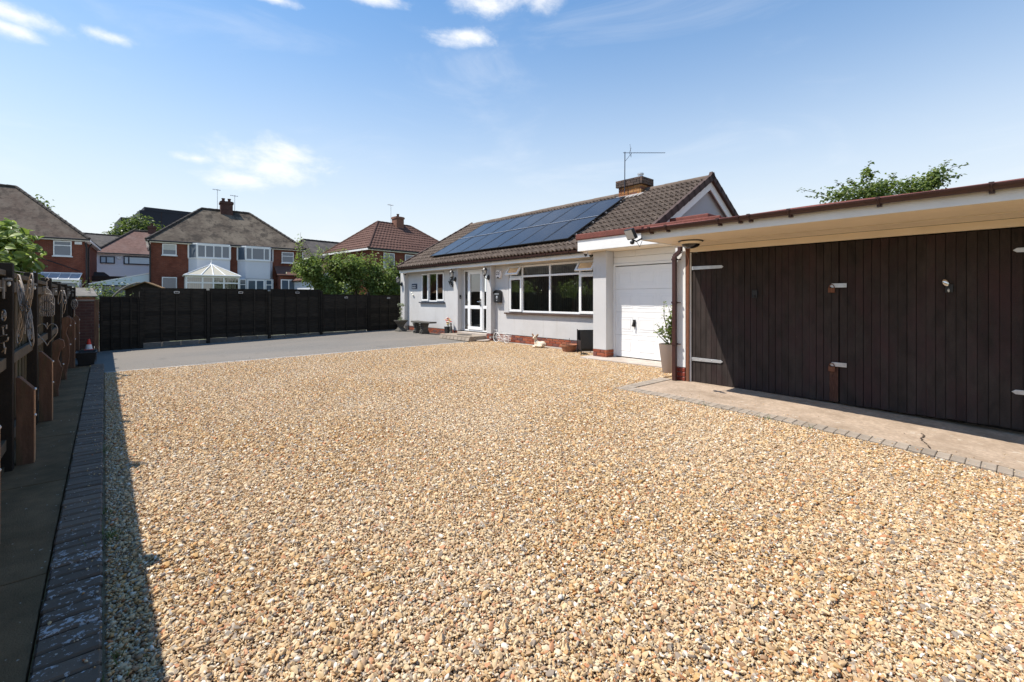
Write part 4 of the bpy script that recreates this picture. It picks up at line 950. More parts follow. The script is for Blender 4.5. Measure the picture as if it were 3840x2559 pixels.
# dome cameras
def dome(loc, r, label, mt='alarm_white'):
    t = thing('dome_camera', label, 'camera', loc, 0, 'dome cameras under the soffits')
    MB().lathe([(r*1.0, 0), (r, -.018), (r*.92, -.03), (r*.86, -.05)], loc, 22).build('base', mt, t, smooth=35)
    MB().lathe([(r*.83, -.045), (r*.78, -.07), (r*.6, -.095), (r*.3, -.112), (.002, -.118)], loc, 22).build('dome', 'dome_black', t, smooth=60)
    MB().lathe([(r*1.13, -.002), (r*1.13, -.012), (r*1.0, -.014)], loc, 22).build('rim', 'black_plastic' if mt != 'alarm_white' else mt, t, smooth=35)
dome((-7.0, 8.82, 2.518), .065, 'small white dome camera under the garage fascia, nearer the window'); dome((-6.96, 8.56, 2.518), .05, 'smallest dome camera tucked behind the white garage fascia corner')
dome((-16.86, 9.18, 2.466), .06, 'small white dome camera under the eave by the far corner')
dome((-3.36, 6.62, 2.275), .16, 'large cream dome camera under the wide garage soffit', 'cream_soffit')
# flood light at the corner of the big garage
t = thing('flood_light', 'black floodlight with sensor at the left end of the garage gutter', 'floodlight', (-3.85, 5.88, 2.3))
ro = Euler((R(28), 0, R(-20))).to_matrix(); c = Vector((-3.87, 5.80, 2.355))
m = MB(); m.obox(c, (.20, .05, .16), ro); hd = m.build('head', 'black_plastic', t, bevel=.008)
m = MB(); m.obox(c + ro @ Vector((0, -.027, 0)), (.17, .004, .13), ro); m.build('lens', 'lamp_glass', hd)
m = MB(); m.tube([c+Vector((-.02, .03, -.06)), (-3.84, 5.90, 2.25), (-3.80, 5.99, 2.30)], .012, 8); m.build('bracket', 'black_plastic', t)
m = MB(); m.ell((-3.87, 5.84, 2.235), (.035, .035, .032)); m.build('sensor', 'black_plastic', t, smooth=60)
m = MB(); m.tube([(-3.83, 5.90, 2.24), (-3.80, 5.93, 2.17), (-3.80, 5.99, 2.26)], .004, 5); m.build('cable', 'black_plastic', t)

# stone bench
def fat(pts): return pts
t = thing('stone_bench', 'weathered dark stone bench on two carved legs against the bungalow wall', 'bench', (-15.3, 9.0, .09))
m = MB(); n = 14
top = [(-15.95, 8.93), (-15.6, 8.80), (-15.2, 8.76), (-14.8, 8.78), (-14.48, 8.88), (-14.50, 9.20), (-14.85, 9.13), (-15.2, 9.11), (-15.6, 9.16), (-15.92, 9.27)]
m.prism(top, 2, .485, .545); m.build('seat', 'stone_dark', t, bevel=.018)
for xc in (-15.47, -15.0):
    pr = [(.085, .0), (.10, .02), (.095, .07), (.055, .12), (.03, .20), (.035, .28), (.065, .35), (.10, .40), (.10, .405)]
    pts = [(8.80-.0+.0-(p[0]-.10)*.8, .075+p[1]) for p in pr] + [(9.14+(p[0]-.10)*.8, .075+p[1]) for p in pr[::-1]]
    mm = MB(); mm.prism(pts, 0, xc-.085, xc+.085); 
    for z_, y_ in ((.16, 8.81), (.22, 8.845), (.30, 8.835), (.38, 8.80), (.44, 8.785)): mm.ell((xc, y_, z_+.02), (.075, .035, .035))
    mm.build('leg', 'stone_dark', t, bevel=.008)
# urn with standard plant
t = thing('stone_urn', 'dark stone urn with a slender pale plant by the far corner', 'urn', (-16.62, 8.86, .1))
MB().lathe([(.20, 0), (.20, .05), (.14, .10), (.10, .18), (.12, .26), (.18, .36), (.23, .41), (.24, .45), (.20, .455), (.19, .43)], (-16.62, 8.86, .09), 16, .55).build('bowl', 'stone_dark', t, smooth=30)
m = MB(); m.tube([(-16.62, 8.86, .5), (-16.60, 8.86, .8), (-16.63, 8.86, 1.13)], .010, 6); m.build('stem', 'twig', t)
# potted flowers
t = thing('flower_pot', 'black square pot of red and yellow flowers beside the doorstep', 'plant pot', (-13.52, 9.05, .16))
m = MB(); P0 = (-13.52, 9.04); m.add([(P0[0]+a*.075, P0[1]+b*.075, .10) for a, b in ((-1,-1),(1,-1),(1,1),(-1,1))] + [(P0[0]+a*.10, P0[1]+b*.10, .42) for a, b in ((-1,-1),(1,-1),(1,1),(-1,1))], [(0,3,2,1),(4,5,6,7),(0,1,5,4),(1,2,6,5),(2,3,7,6),(3,0,4,7)]); m.build('pot', 'black_plastic', t, bevel=.006)
sm = MB()
for k in range(16):
    a = random.uniform(0, 6.28); r_ = random.uniform(.02, .17); h = random.uniform(.50, .74); top_ = (P0[0]+r_*math.cos(a), P0[1]+r_*math.sin(a)*.8, h); sm.tube([(P0[0], P0[1], .41), top_], .004, 5)
    fm = MB()
    for q in range(6): fm.ell((top_[0]+.026*math.cos(q*1.05), top_[1]+.026*math.sin(q*1.05), top_[2]+.005), (.022, .022, .012), n=8, m=5)
    fm.build('flower', random.choice(['flower_red', 'flower_yellow', 'flower_peach', 'flower_yellow', 'flower_white']), t, smooth=60)
sm.build('stems', 'leaf_mid', t)
t = thing('statuette', 'small dark garden figure standing beside the flower pot', 'statuette', (-13.30, 9.0, .2))
MB().lathe([(.06, 0), (.06, .03), (.035, .06), (.05, .14), (.04, .22), (.022, .26), (.03, .30), (.028, .34), (.003, .36)], (-13.28, 9.0, .205), 12).build('figure', 'stone_dark', t, smooth=40)
m = MB(); m.lathe([(.34, 0), (.34, .012), (.30, .015)], (-12.35, 8.90, .207), 20); m.v = [(p[0], 8.90+(p[1]-8.90)*.55, p[2]) for p in m.v]; o = m.build('door_mat', 'mat_coir', org=(-12.35, 8.90, .207)); tag(o, 'oval dark door mat lying on the front doorstep', 'mat')
# white wire bicycle planter
t = thing('bicycle_ornament', 'small white wire bicycle planter against the brick plinth', 'ornament', (-10.8, 9.15, .03))
for xc, r_ in ((-11.03, .15), (-10.55, .12)):
    m = MB(); m.tube([(xc+r_*math.cos(a), 9.18, .045+r_+r_*math.sin(a)) for a in arange(0, 2*math.pi, 24)], .009, 6)
    for k in range(8): m.tube([(xc, 9.18, .045+r_), (xc+r_*math.cos(k*math.pi/4), 9.18, .045+r_+r_*math.sin(k*math.pi/4))], .003, 4)
    m.build('wheel', 'white_wire', t)
m = MB(); m.tube([(-11.03, 9.18, .2), (-11.0, 9.18, .40), (-11.08, 9.18, .42)], .009, 6); m.tube([(-11.0, 9.18, .33), (-10.9, 9.18, .28), (-10.75, 9.18, .14), (-10.55, 9.18, .165)], .009, 6); m.tube([(-11.07, 9.12, .43), (-11.02, 9.18, .42), (-11.07, 9.24, .43)], .008, 6); m.build('frame', 'white_wire', t)
m = MB()
for k in range(7): m.tube([(-10.82+k*.055, 9.08, .12), (-10.85+k*.065, 9.05, .33)], .004, 4); m.tube([(-10.82+k*.055, 9.28, .12), (-10.85+k*.065, 9.31, .33)], .004, 4)
for z_ in (.12, .19, .26, .33): m.tube([(-10.84-.1*(z_-.12), 9.07, z_), (-10.47+.1*(z_-.12), 9.07, z_), (-10.47+.1*(z_-.12), 9.29, z_), (-10.84-.1*(z_-.12), 9.29, z_), (-10.84-.1*(z_-.12), 9.07, z_)], .004, 4)
m.build('basket', 'white_wire', t)
# round stone tray by the pilaster
o = MB().lathe([(.20, 0), (.22, .03), (.215, .04), (.19, .035)], (-11.45, 8.98, .055), 20).build('stepping_stone', 'concrete', org=(-11.45, 8.98, .05), smooth=40); tag(o, 'round pale stone disc on the ground by the door pilaster', 'stone')
# lying fawn
t = thing('fawn_statue', 'small cream fawn statue lying in front of the brick plinth', 'statue', (-9.15, 9.2, .02))
f0 = Vector((-9.18, 9.14, .03)); m = MB()
m.ell(f0+Vector((.11, .02, .085)), (.16, .095, .085)); m.ell(f0+Vector((.20, .02, .10)), (.10, .09, .085)); m.ell(f0+Vector((0, -.01, .11)), (.085, .075, .09))
m.tube([f0+Vector((.0, -.01, .12)), f0+Vector((-.03, -.03, .21)), f0+Vector((-.035, -.045, .27))], [.06, .042, .042], 10); m.ell(f0+Vector((-.035, -.055, .285)), (.046, .05, .05)); m.tube([f0+Vector((-.035, -.07, .28)), f0+Vector((-.035, -.13, .245))], [.038, .020], 10)
m.tube([f0+Vector((.02, -.06, .06)), f0+Vector((-.06, -.11, .03)), f0+Vector((.03, -.14, .022))], [.03, .022, .018], 8); m.tube([f0+Vector((.05, -.08, .05)), f0+Vector((-.02, -.15, .028)), f0+Vector((.08, -.16, .02))], [.028, .02, .016], 8); m.ell(f0+Vector((.17, -.07, .045)), (.10, .045, .04)); m.ell(f0+Vector((.295, .03, .10)), (.025, .02, .03))
b_ = m.build('body', 'fawn_cream', t); rmd = b_.modifiers.new('skin', 'REMESH'); rmd.mode = 'VOXEL'; rmd.voxel_size = .011; rmd.use_smooth_shade = True; smd = b_.modifiers.new('soft', 'SMOOTH'); smd.iterations = 4
for sg in (-1, 1):
    m = MB(); m.ell(f0+Vector((-.035+sg*.085, -.045, .335)), (.030, .012, .062), Euler((0, R(48*sg), 0)).to_matrix()); m.build('ear', 'fawn_brown', t, smooth=60)
    MB().ell(f0+Vector((-.035+sg*.030, -.098, .292)), (.009, .009, .010), n=8, m=6).build('eye', 'ink', t, smooth=60)
MB().ell(f0+Vector((-.035, -.150, .244)), (.012, .008, .009), n=8, m=6).build('nose', 'ink', t, smooth=60)
# terracotta bowl planter
t = thing('terracotta_bowl', 'ribbed terracotta bowl planter near the black metal stand', 'plant pot', (-7.98, 9.12, 0))
MB().lathe([(.15, 0), (.165, .05), (.175, .055), (.175, .085), (.185, .09), (.20, .15), (.215, .155), (.22, .20), (.20, .20), (.19, .17), (.01, .17)], (-7.98, 9.12, .0), 28).build('bowl', 'terracotta', t, smooth=28)
MB().lathe([(.188, .165), (.10, .18), (.005, .175)], (-7.98, 9.12, .0), 16).build('soil', 'soil', t, smooth=60)
m = MB(); m.tube([(-7.96, 9.10, .17), (-7.94, 9.10, .37)], .006, 6); m.tube([(-8.05, 9.12, .17), (-8.06, 9.12, .24)], .005, 6); m.build('cane', 'black_plastic', t)
# black metal stand
t = thing('metal_stand', 'black metal panelled stand set in gravel beside the rendered pillar', 'stand', (-7.25, 8.95, 0))
A_ = Vector((-7.28, 8.78, 0)); dF = Vector((.62, .785, 0)); dS = Vector((-.785, .62, 0)); W_, D_ = .46, .46
for a, b in ((0, 0), (1, 0), (0, 1), (1, 1)):
    c = A_ + dF*W_*a + dS*D_*b; m = MB(); m.obox(c+Vector((0, 0, .30)), (.022, .022, .64), Euler((0, 0, math.atan2(dF.y, dF.x))).to_matrix()); m.build('leg', 'black_metal', t)
def vpanel(a, b, z0, z1, nm):
    d_ = (b-a); m = MB(); m.obox((a+b)/2+Vector((0, 0, (z0+z1)/2)), (d_.length-.02, .006, z1-z0), Euler((0, 0, math.atan2(d_.y, d_.x))).to_matrix()); m.build(nm, 'black_metal', t)
vpanel(A_, A_+dF*W_, .17, .60, 'panel'); vpanel(A_+dS*D_, A_+dF*W_+dS*D_, .05, .60, 'panel'); vpanel(A_, A_+dS*D_, .12, .36, 'panel'); vpanel(A_+dF*W_, A_+dF*W_+dS*D_, .12, .60, 'panel')
# tall taupe planter (plant is added with the foliage below)
plt = thing('tall_planter', 'tall taupe planter holding a leafy green shrub beside the brown downpipe', 'plant pot', (-4.45, 7.98, 0))
MB().lathe([(.135, .012), (.14, .02), (.205, .53), (.212, .545), (.195, .545), (.19, .50), (.01, .50)], (-4.45, 7.98, .0), 32, .12).build('pot', 'taupe_pot', plt, smooth=30)
MB().lathe([(.185, .495), (.08, .51), (.005, .505)], (-4.45, 7.98, 0), 16).build('soil', 'soil', plt, smooth=60)

# ================================================================== BACK FENCE (black panels)
FA = Vector((-16.4, -.10, 0)); FD = Vector((-1.5, 10.0, 0)).normalized(); FN = Vector((FD.y, -FD.x, 0))   # FN faces the yard
bf = thing('black_fence', 'black stained lap panel fence along the back of the drive', 'fence', tuple(FA))
bf.rotation_euler = (0, 0, math.atan2(FD.y, FD.x))
# local frame: x along the fence, -y towards the yard
segs = [(0.0, .86, -.04, 1.46, 0), (.90, 2.47, .16, 1.71, 1), (2.56, 4.27, .18, 1.72, 1), (4.36, 6.10, .16, 1.735, 1), (6.19, 8.08, .16, 1.565, 1), (8.17, 10.0, .05, 1.55, 0)]
for si, (a, b, z0, z1, gbd) in enumerate(segs):
    p = MB(); p.box(a, -.012, z1-.03, b, .03, z1); p = p.build('fence_panel', 'fence_black', bf, local=True)
    n = int(round((z1-z0)/.125)); hgt = (z1-.03-z0)/n
    for k in range(n):
        m = MB(); za = z0+k*hgt; zb = za+hgt+.018; wv = [random.uniform(-.006, .006) for _ in range(7)]
        pts = [(a + (b-a)*i/6, za+wv[i]) for i in range(7)]; tilt = .012
        vs = []; 
        for (x_, z_) in pts: vs += [(x_, -.016, z_), (x_, .002, z_), (x_, -.001, zb), (x_, .006, zb)]
        fs = []
        for i in range(6):
            o = i*4; fs += [(o, o+4, o+6, o+2), (o, o+1, o+5, o+4), (o+1, o+3, o+7, o+5), (o+2, o+6, o+7, o+3)]
        m.add(vs, fs); m.build('slat', 'fence_black', p, local=True)
    for x_ in ([a+.02] + [a+(b-a)*q for q in (.27, .5, .74)] + [b-.06]): MB().box(x_, -.038, z0, x_+.04, -.017, z1-.03).build('batten', 'fence_black', p, local=True)
    if gbd:
        xx = a
        while xx < b-.05:
            L_ = min(.46, b-xx); MB().box(xx+.006, -.02, -.12, xx+L_-.006, .03, z0-.006+random.uniform(-.01, .004)).build('gravel_board', 'gravelboard', bf, local=True, bevel=.006); xx += L_
for x_, zt in ((.88, 1.60), (2.515, 1.66), (4.315, 1.66), (6.145, 1.70), (8.125, 1.66)):
    MB().box(x_-.042, -.055, -.2, x_+.042, .04, zt).build('post', 'fence_black', bf, local=True, bevel=.004)
for i, x_ in enumerate((1.70, 3.42, 5.25, 7.13, 9.06)):
    w_ = FA + FD*x_; zt = (1.71, 1.72, 1.735, 1.565, 1.55)[i]
    t = thing('fence_light', '%s small solar light from the left along the black fence' % ordn[i], 'light', (w_.x, w_.y, zt-.12), math.atan2(FD.y, FD.x), 'solar lights on the black fence')
    MB().frame(-.065, .065, -.03, .03, -.062, -.040, .012).build('rim', 'galv', t, local=True); MB().box(-.053, -.058, -.018, .053, -.042, .018).build('cell', 'dome_black', t, local=True); MB().box(-.02, -.06, .03, .02, -.036, .034).build('hook', 'galv', t, local=True)
# brick end wall and brown gate post between the two fences
ew = thing('brick_end_wall', 'low dull brick wall between the side fence and the black fence', 'wall', (-16.3, -.4, 0))
MB().box(-16.45, -.60, -.15, -16.23, -.20, 1.33).build('brickwork', 'brick_wall_dull', ew); MB().box(-16.47, -.62, 1.331, -16.21, -.195, 1.37).build('coping', 'gravelboard', ew, bevel=.008)
o = MB().box(-16.40, -.19, -.15, -16.29, -.105, 1.38).build('gate_post', 'spur_wood', org=(-16.35, -.15, 0), bevel=.005); tag(o, 'reddish brown timber post at the left end of the black fence', 'post')

# ================================================================== LEFT FENCE
lf = thing('side_fence', 'tall dark timber fence along the shaded path on the left', 'fence', (-9, -.62, 0))
posts = [-16.4+1.815*i for i in range(11)]
for i, xp in enumerate(posts):
    MB().box(xp-.05, -.66, -.2, xp+.05, -.555, 1.69).build('post', 'fence_post', lf, bevel=.005)
    if i == len(posts)-1: break
    a, b = xp+.052, posts[i+1]-.052
    p = MB(); p.box(a, -.64, 1.585, b, -.59, 1.63); p = p.build('fence_panel', 'fence_rail', lf, bevel=.004)
    for z_ in (1.50, .88, .22): MB().box(a, -.625, z_-.045, b, -.588, z_+.045).build('rail', 'fence_rail', p, bevel=.004)
    xx = a; n = 14; bw = (b-a)/n
    for k in range(n): MB().box(a+k*bw, -.652-(.006 if k % 2 else 0), .05, a+(k+1)*bw+.004, -.634-(.006 if k % 2 else 0), 1.583+random.uniform(-.006, .003)).build('board', 'fence_olive', p)
    MB().box(a, -.64, -.1, b, -.60, .048).build('gravel_board', 'fence_olive', p)
def spur(xp, h, label, kind=0, y0=-.552, wd=.105):
    t = thing('timber_spur', label, 'post', (xp, y0+.05, 0), 0, 'timber spurs bracing the side fence')
    m = MB(); yb, yf = y0, y0+wd
    if kind == 0: m.prism([(yb, -.1), (yf, -.1), (yf, h-.11), (yf-.015, h-.09), (yb+.02, h), (yb, h)], 0, xp-.055, xp+.055); m.build('post', 'spur_wood', t, bevel=.004)
    else:
        vs = [(yb, -.1), (yf-.03, -.1), (yf-.045, .10), (yf-.02, .25), (yf, .42), (yf-.01, h-.42), (yf-.045, h-.30), (yf-.03, h-.2), (yf+.02, h-.12), (yf+.01, h-.03), (yf-.04, h), (yb, h-.04)]
        m.prism(vs, 0, xp-.06, xp+.06); m.build('post', 'spur_wood', t, bevel=.01)
    MB().box(xp-.05, y0+wd-.004 if kind == 0 else y0+wd-.05, .0, xp+.05, y0+wd+.003 if kind == 0 else y0+wd-.045, h-.12 if kind == 0 else .1).build('worn_face', 'spur_grain', t)
    for z_ in (h*.55, h*.85): MB().ell((xp+.03, y0+wd+.006, z_), (.013, .011, .013), n=8, m=6).build('bolt', 'galv', t, smooth=60)
spur(-3.85, .80, 'nearest timber spur cut off by the left edge of the picture'); spur(-5.66, .74, 'reddish timber spur with a sloped top, nearest complete one'); spur(-7.46, .80, 'second reddish timber spur along the side fence')
spur(-9.25, .83, 'third timber spur, worn thin at its foot', 1); spur(-11.1, 1.10, 'tallest split and weathered timber spur with a ragged head', 1); spur(-12.85, 1.06, 'brown timber spur beside the black trough'); spur(-15.0, 1.06, 'farthest timber spur behind the black trough')
# fence lights
for i, xp in enumerate((-5.25, -7.0, -8.35, -9.85, -11.7, -13.6)):
    t = thing('fence_light', ['nearest clip-on light on the side fence at the picture edge', 'clip-on light on the side fence just past the wire butterfly', 'clip-on light on the side fence above the wire heart', 'fourth clip-on light along the dark side fence', 'fifth clip-on light along the dark side fence', 'farthest clip-on light near the end of the side fence'][i], 'light', (xp, -.58, 1.5), 0, 'clip-on lights along the side fence')
    MB().box(xp-.02, -.587, 1.40, xp+.02, -.575, 1.56).build('bracket', 'metal_dull', t, bevel=.003); MB().box(xp-.022, -.574, 1.54, xp+.022, -.535, 1.56).build('cap', 'metal_dull', t, bevel=.004); MB().ell((xp, -.553, 1.515), (.012, .012, .02), n=10, m=6).build('lamp', 'lamp_glass', t, smooth=60)
# wire ornaments hung on the fence
def wire(name, label, cat, x0, z0, strokes, sc, r=.008, turn=.4, y=-.50, mt='cream_wire'):
    """bent wire ornament; turn = sine of the angle it hangs at from the fence line"""
    t = thing(name, label, cat, (x0, y, z0)); ct = math.sqrt(1-turn*turn)
    for nm, st_ in strokes:
        m = MB()
        for pts in st_: m.tube([(x0+a*sc*ct, y+a*sc*turn+random.uniform(-.002, .002), z0+b*sc) for a, b in pts], r, 6)
        m.build(nm, mt, t, smooth=60)
    MB().tube([(x0, y, z0+.30), (x0, -.56, z0+.31)], .003, 5).build('hook', 'metal_dull', t)
    return t
def loop(cx_, cz_, rx, rz, rot=0, n=18):
    return [(cx_+rx*math.cos(a)*math.cos(rot)-rz*math.sin(a)*math.sin(rot), cz_+rx*math.cos(a)*math.sin(rot)+rz*math.sin(a)*math.cos(rot)) for a in arange(0, 2*math.pi, n)]
def wing(sg, up):
    out = [loop(sg*.20, .20 if up else -.20, .14, .30 if up else .34, sg*(-.55 if up else .5)), loop(sg*.19, .19 if up else -.19, .09, .22 if up else .25, sg*(-.55 if up else .5)), loop(sg*.17, .16 if up else -.15, .04, .13, sg*(-.55 if up else .5))]
    out += [[(0, 0), (sg*.3*q, (.42 if up else -.45)*q*(1.1-.3*q))] for q in (.7, .95)]
    return out
wire('wire_butterfly', 'cream wire butterfly hanging near the top of the side fence', 'ornament', -5.62, 1.32, [('wing', wing(-1, True)), ('wing', wing(1, True)), ('wing', wing(-1, False)), ('wing', wing(1, False)), ('body', [[(0, .2), (0, -.35)], [(.01, .2), (.01, -.3)]])], 0.62, .0045, .28)
def cage():
    st = [loop(0, -.05, .20, .10), loop(0, .15, .17, .08), [(0, .35), (0, .50), (.06, .55), (.0, .60), (-.05, .55)]]
    st += [[(-.2+.05*k, -.25+.02*(k % 2)), (-.2+.05*k, .12), (-.1+.025*k, .28), (0, .36)] for k in range(9)] + [loop(-.15+.06*k, -.22, .03, .06) for k in range(6)]
    return st
wire('wire_cage', 'rusty cream wire cage ornament hanging above the wire heart', 'ornament', -7.62, 1.34, [('cage', cage())], .52, .0040, .62)
ht = [(.16*math.sin(a)**3, (.13*math.cos(a)-.05*math.cos(2*a)-.02*math.cos(3*a)-.01*math.cos(4*a))*1.25) for a in arange(0, 2*math.pi, 32)]
wire('wire_heart', 'plain cream wire heart hanging on the dark side fence', 'ornament', -7.62, 1.0, [('heart', [ht]), ('hanger', [[(0, .11), (0, .17)]])], .72, .0050, .80)
wire('wire_letters', 'cream scrolled metal ornament cut off by the left picture edge', 'ornament', -4.52, 1.17, [('scroll', [loop(.0, .17, .06, .05), loop(.0, .17, .02, .02)]), ('bar', [[(-.08, .06), (.09, .08), (.085, .045)], [(-.02, .065), (-.01, -.02)], [(-.1, -.03), (.1, -.01)]]), ('bar', [[(-.1, -.10), (.14, -.06), (.135, -.03)], [(.0, -.08), (.04, -.19), (.07, -.13)], [(-.06, -.18), (.05, -.14)]])], .70, .0040, .30)
wire('wire_dragonfly', 'thin pale wire ornament on the fourth side fence panel', 'ornament', -10.2, 1.34, [('wing', [loop(-.12, .14, .08, .2, -.4), loop(.12, .14, .08, .2, .4), loop(.1, -.12, .06, .2, -.4)]), ('body', [[(0, .2), (0, -.4)]])], .6, .005, .4)
wire('wire_flower', 'farthest pale wire ornament near the end of the side fence', 'ornament', -14.2, 1.28, [('petal', [loop(.1*math.cos(k*1.05), .1*math.sin(k*1.05), .06, .09, k*1.05) for k in range(6)]), ('stem', [[(0, 0), (0, -.4)]])], .7, .006, .5)
# trough and cone
t = thing('black_trough', 'black plastic trough standing at the far end of the path', 'trough', (-13.25, -.27, 0))
m = MB(); m.add([(-13.25+a*.24, -.28+b*.12, .006) for a, b in ((-1,-1),(1,-1),(1,1),(-1,1))] + [(-13.25+a*.29, -.28+b*.155, .27) for a, b in ((-1,-1),(1,-1),(1,1),(-1,1))] + [(-13.25+a*.27, -.28+b*.135, .27) for a, b in ((-1,-1),(1,-1),(1,1),(-1,1))] + [(-13.25+a*.25, -.28+b*.12, .20) for a, b in ((-1,-1),(1,-1),(1,1),(-1,1))],
    [(0,3,2,1)] + [(i, (i+1) % 4, 4+(i+1) % 4, 4+i) for i in range(4)] + [(4+i, 4+(i+1) % 4, 8+(i+1) % 4, 8+i) for i in range(4)] + [(8+i, 8+(i+1) % 4, 12+(i+1) % 4, 12+i) for i in range(4)] + [(12, 13, 14, 15)]); m.build('tub', 'black_plastic', t, bevel=.006)
m = MB()
for a, b, c_, d_ in ((-13.555, -.45, -12.945, -.43), (-13.555, -.13, -12.945, -.11), (-13.555, -.43, -13.535, -.13), (-12.965, -.43, -12.945, -.13)): m.box(a, b, .262, c_, d_, .285)
m.build('rim', 'black_plastic', t, bevel=.005)
for k in range(6): MB().box(-13.44+k*.075, -.138, .05, -13.42+k*.075, -.128, .24).build('rib', 'black_plastic', t)
o_z = .20
st_ = MB().box(-15.0, -.42, -.02, -14.3, -.14, .20).build('low_ledge', 'path_slab', org=(-14.6, -.28, 0), bevel=.01); tag(st_, 'low dark concrete ledge carrying the small traffic cone', 'ledge')
t = thing('traffic_cone', 'small red and white traffic cone on the ledge behind the trough', 'cone', (-14.6, -.27, .2))
MB().box(-14.68, -.35, .203, -14.52, -.19, .220).build('base', 'red_plastic', t, bevel=.006); MB().lathe([(.068, .018), (.046, .13)], (-14.6, -.27, .2), 20).build('sleeve', 'cone_white', t, smooth=40); MB().lathe([(.046, .131), (.022, .245), (.019, .255), (.003, .257)], (-14.6, -.27, .2), 20).build('tip', 'red_plastic', t, smooth=40)

# ================================================================== HOUSES BEYOND THE FENCES
def hip_roof(parent, w, d, ze, rx0, rx1, ry, zr, mat, oh=.35, courses=0, course_mat=None):
    """hipped roof over 0..w by 0..d with ridge from rx0 to rx1 at depth ry"""
    a = [(-oh, -oh, ze), (w+oh, -oh, ze), (w+oh, d+oh, ze), (-oh, d+oh, ze), (rx0, ry, zr), (rx1, ry, zr)]
    m = MB(); m.add(a, [(0, 1, 5, 4), (1, 2, 5), (2, 3, 4, 5), (3, 0, 4)]); m.add([(p[0], p[1], p[2]-.02) for p in a[:4]], [(3, 2, 1, 0)])
    rf = m.build('roof', mat, parent, local=True)
    if courses:
        for nm, (p, q, r, s) in (('front', (a[0], a[1], a[5], a[4])), ('left', (a[3], a[0], a[4], a[4])), ('right', (a[1], a[2], a[5], a[5]))):
            p, q, r, s = (Vector(v) for v in (p, q, r, s)); nr = (q-p).cross(s-p).normalized()
            for k in range(courses):
                t0, t1 = k/courses, min(1, (k+1.04)/courses)
                A, B = p.lerp(s, t0), q.lerp(r, t0); C, D = q.lerp(r, t1), p.lerp(s, t1); A2, B2 = A+nr*.055, B+nr*.055; C2, D2 = C+nr*.012, D+nr*.012
                c = MB(); n = max(2, int((B-A).length/.33)); vs = []; 
                for i in range(n*2+1):
                    f = i/(2*n); h = .0 if i % 2 else .03
                    vs += [A2.lerp(B2, f)+nr*h, D2.lerp(C2, f)+nr*h, A.lerp(B, f)]
                fs = [(3*i, 3*i+3, 3*i+4, 3*i+1) for i in range(2*n)] + [(3*i+2, 3*i+5, 3*i+3, 3*i) for i in range(2*n)]
                c.add(vs, fs); c.build('tile_course', course_mat or mat, rf, local=True)
    for p, q in ((a[0], a[4]), (a[1], a[5]), (a[4], a[5]), (a[2], a[5]), (a[3], a[4])):
        p, q = Vector(p), Vector(q); n = max(2, int((q-p).length/.45)); m = MB()
        for i in range(n): 
            u, v = p.lerp(q, i/n), p.lerp(q, (i+1)/n); m.tube([u+Vector((0, 0, .03)), v+Vector((0, 0, .03))], [.115, .095], 8)
        m.build('ridge_cap', 'ridge_dark' if not courses else course_mat, rf, local=True)
    m = MB(); m.box(-oh-.02, -oh-.03, ze-.16, w+oh+.02, -oh, ze-.01); m.box(-oh-.03, -oh, ze-.16, -oh, d+oh, ze-.01); m.box(w+oh, -oh, ze-.16, w+oh+.03, d+oh, ze-.01); m.build('fascia', 'white_paint', parent, local=True)
    MB().box(-oh, -oh, ze-.17, w+oh, d+oh, ze-.14).build('soffit', 'white_paint', parent, local=True)
    MB().tube([(-oh-.05, -oh-.08, ze-.05), (w+oh+.05, -oh-.08, ze-.05)], .055, 8).build('gutter', 'black_plastic', parent, local=True)
    return rf
def far_window(parent, x0, x1, z0, z1, cols=(), rows=(), fmat='upvc', gmat='far_glass', y=0.0, sill=True, t=.06):
    m = MB(); m.frame(x0, x1, z0, z1, y-.03, y+.02, t)
    for c in cols: m.box(x0+(x1-x0)*c-t/2, y-.028, z0+t, x0+(x1-x0)*c+t/2, y+.02, z1-t)
    for r_ in rows: m.box(x0+t, y-.026, z0+(z1-z0)*r_-t/2, x1-t, y+.02, z0+(z1-z0)*r_+t/2)
    w_ = m.build('window', fmat, parent, local=True)
    xs = [x0] + [x0+(x1-x0)*c for c in cols] + [x1]
    for a, b in zip(xs[:-1], xs[1:]): MB().quad((a+.02, y-.008, z0+.02), (b-.02, y-.008, z0+.02), (b-.02, y-.008, z1-.02), (a+.02, y-.008, z1-.02)).build('pane', gmat, w_, local=True)
    if sill: MB().box(x0-.06, y-.09, z0-.07, x1+.06, y+.01, z0-.005).build('sill', 'white_paint', w_, local=True)
    return w_
def stack(parent, x0, y0, x1, y1, z0, z1, mat='brick_wall_dull', pots=2):
    c = MB().box(x0, y0, z0, x1, y1, z1).build('chimney', mat, parent, local=True); MB().box(x0-.06, y0-.06, z1-.22, x1+.06, y1+.06, z1-.05).build('chimney_cap', mat, c, local=True)
    for k in range(pots):
        xx = x0+(x1-x0)*(k+.5)/pots; MB().lathe([(.12, 0), (.11, .28), (.14, .30), (.14, .34), (.05, .35)], (xx, (y0+y1)/2, z1-.05), 12).build('chimney_pot', 'brick_wall_dull', c, smooth=40, local=True)
    return c
def aerial(parent, x, y, z0, z1):
    m = MB(); m.tube([(x, y, z0), (x, y, z1)], .022, 5); m.tube([(x-.35, y, z1-.05), (x+.25, y, z1-.08)], .02, 5)
    for k in range(5): m.tube([(x-.3+k*.12, y-.2, z1-.06), (x-.3+k*.12, y+.2, z1-.06)], .014, 4)
    m.build('aerial', 'galv', parent, local=True)
ROT = R(86.0); GZ = -.6
def lw(o, lx, ly): return (o[0]+lx*math.cos(ROT)-ly*math.sin(ROT), o[1]+lx*math.sin(ROT)+ly*math.cos(ROT))

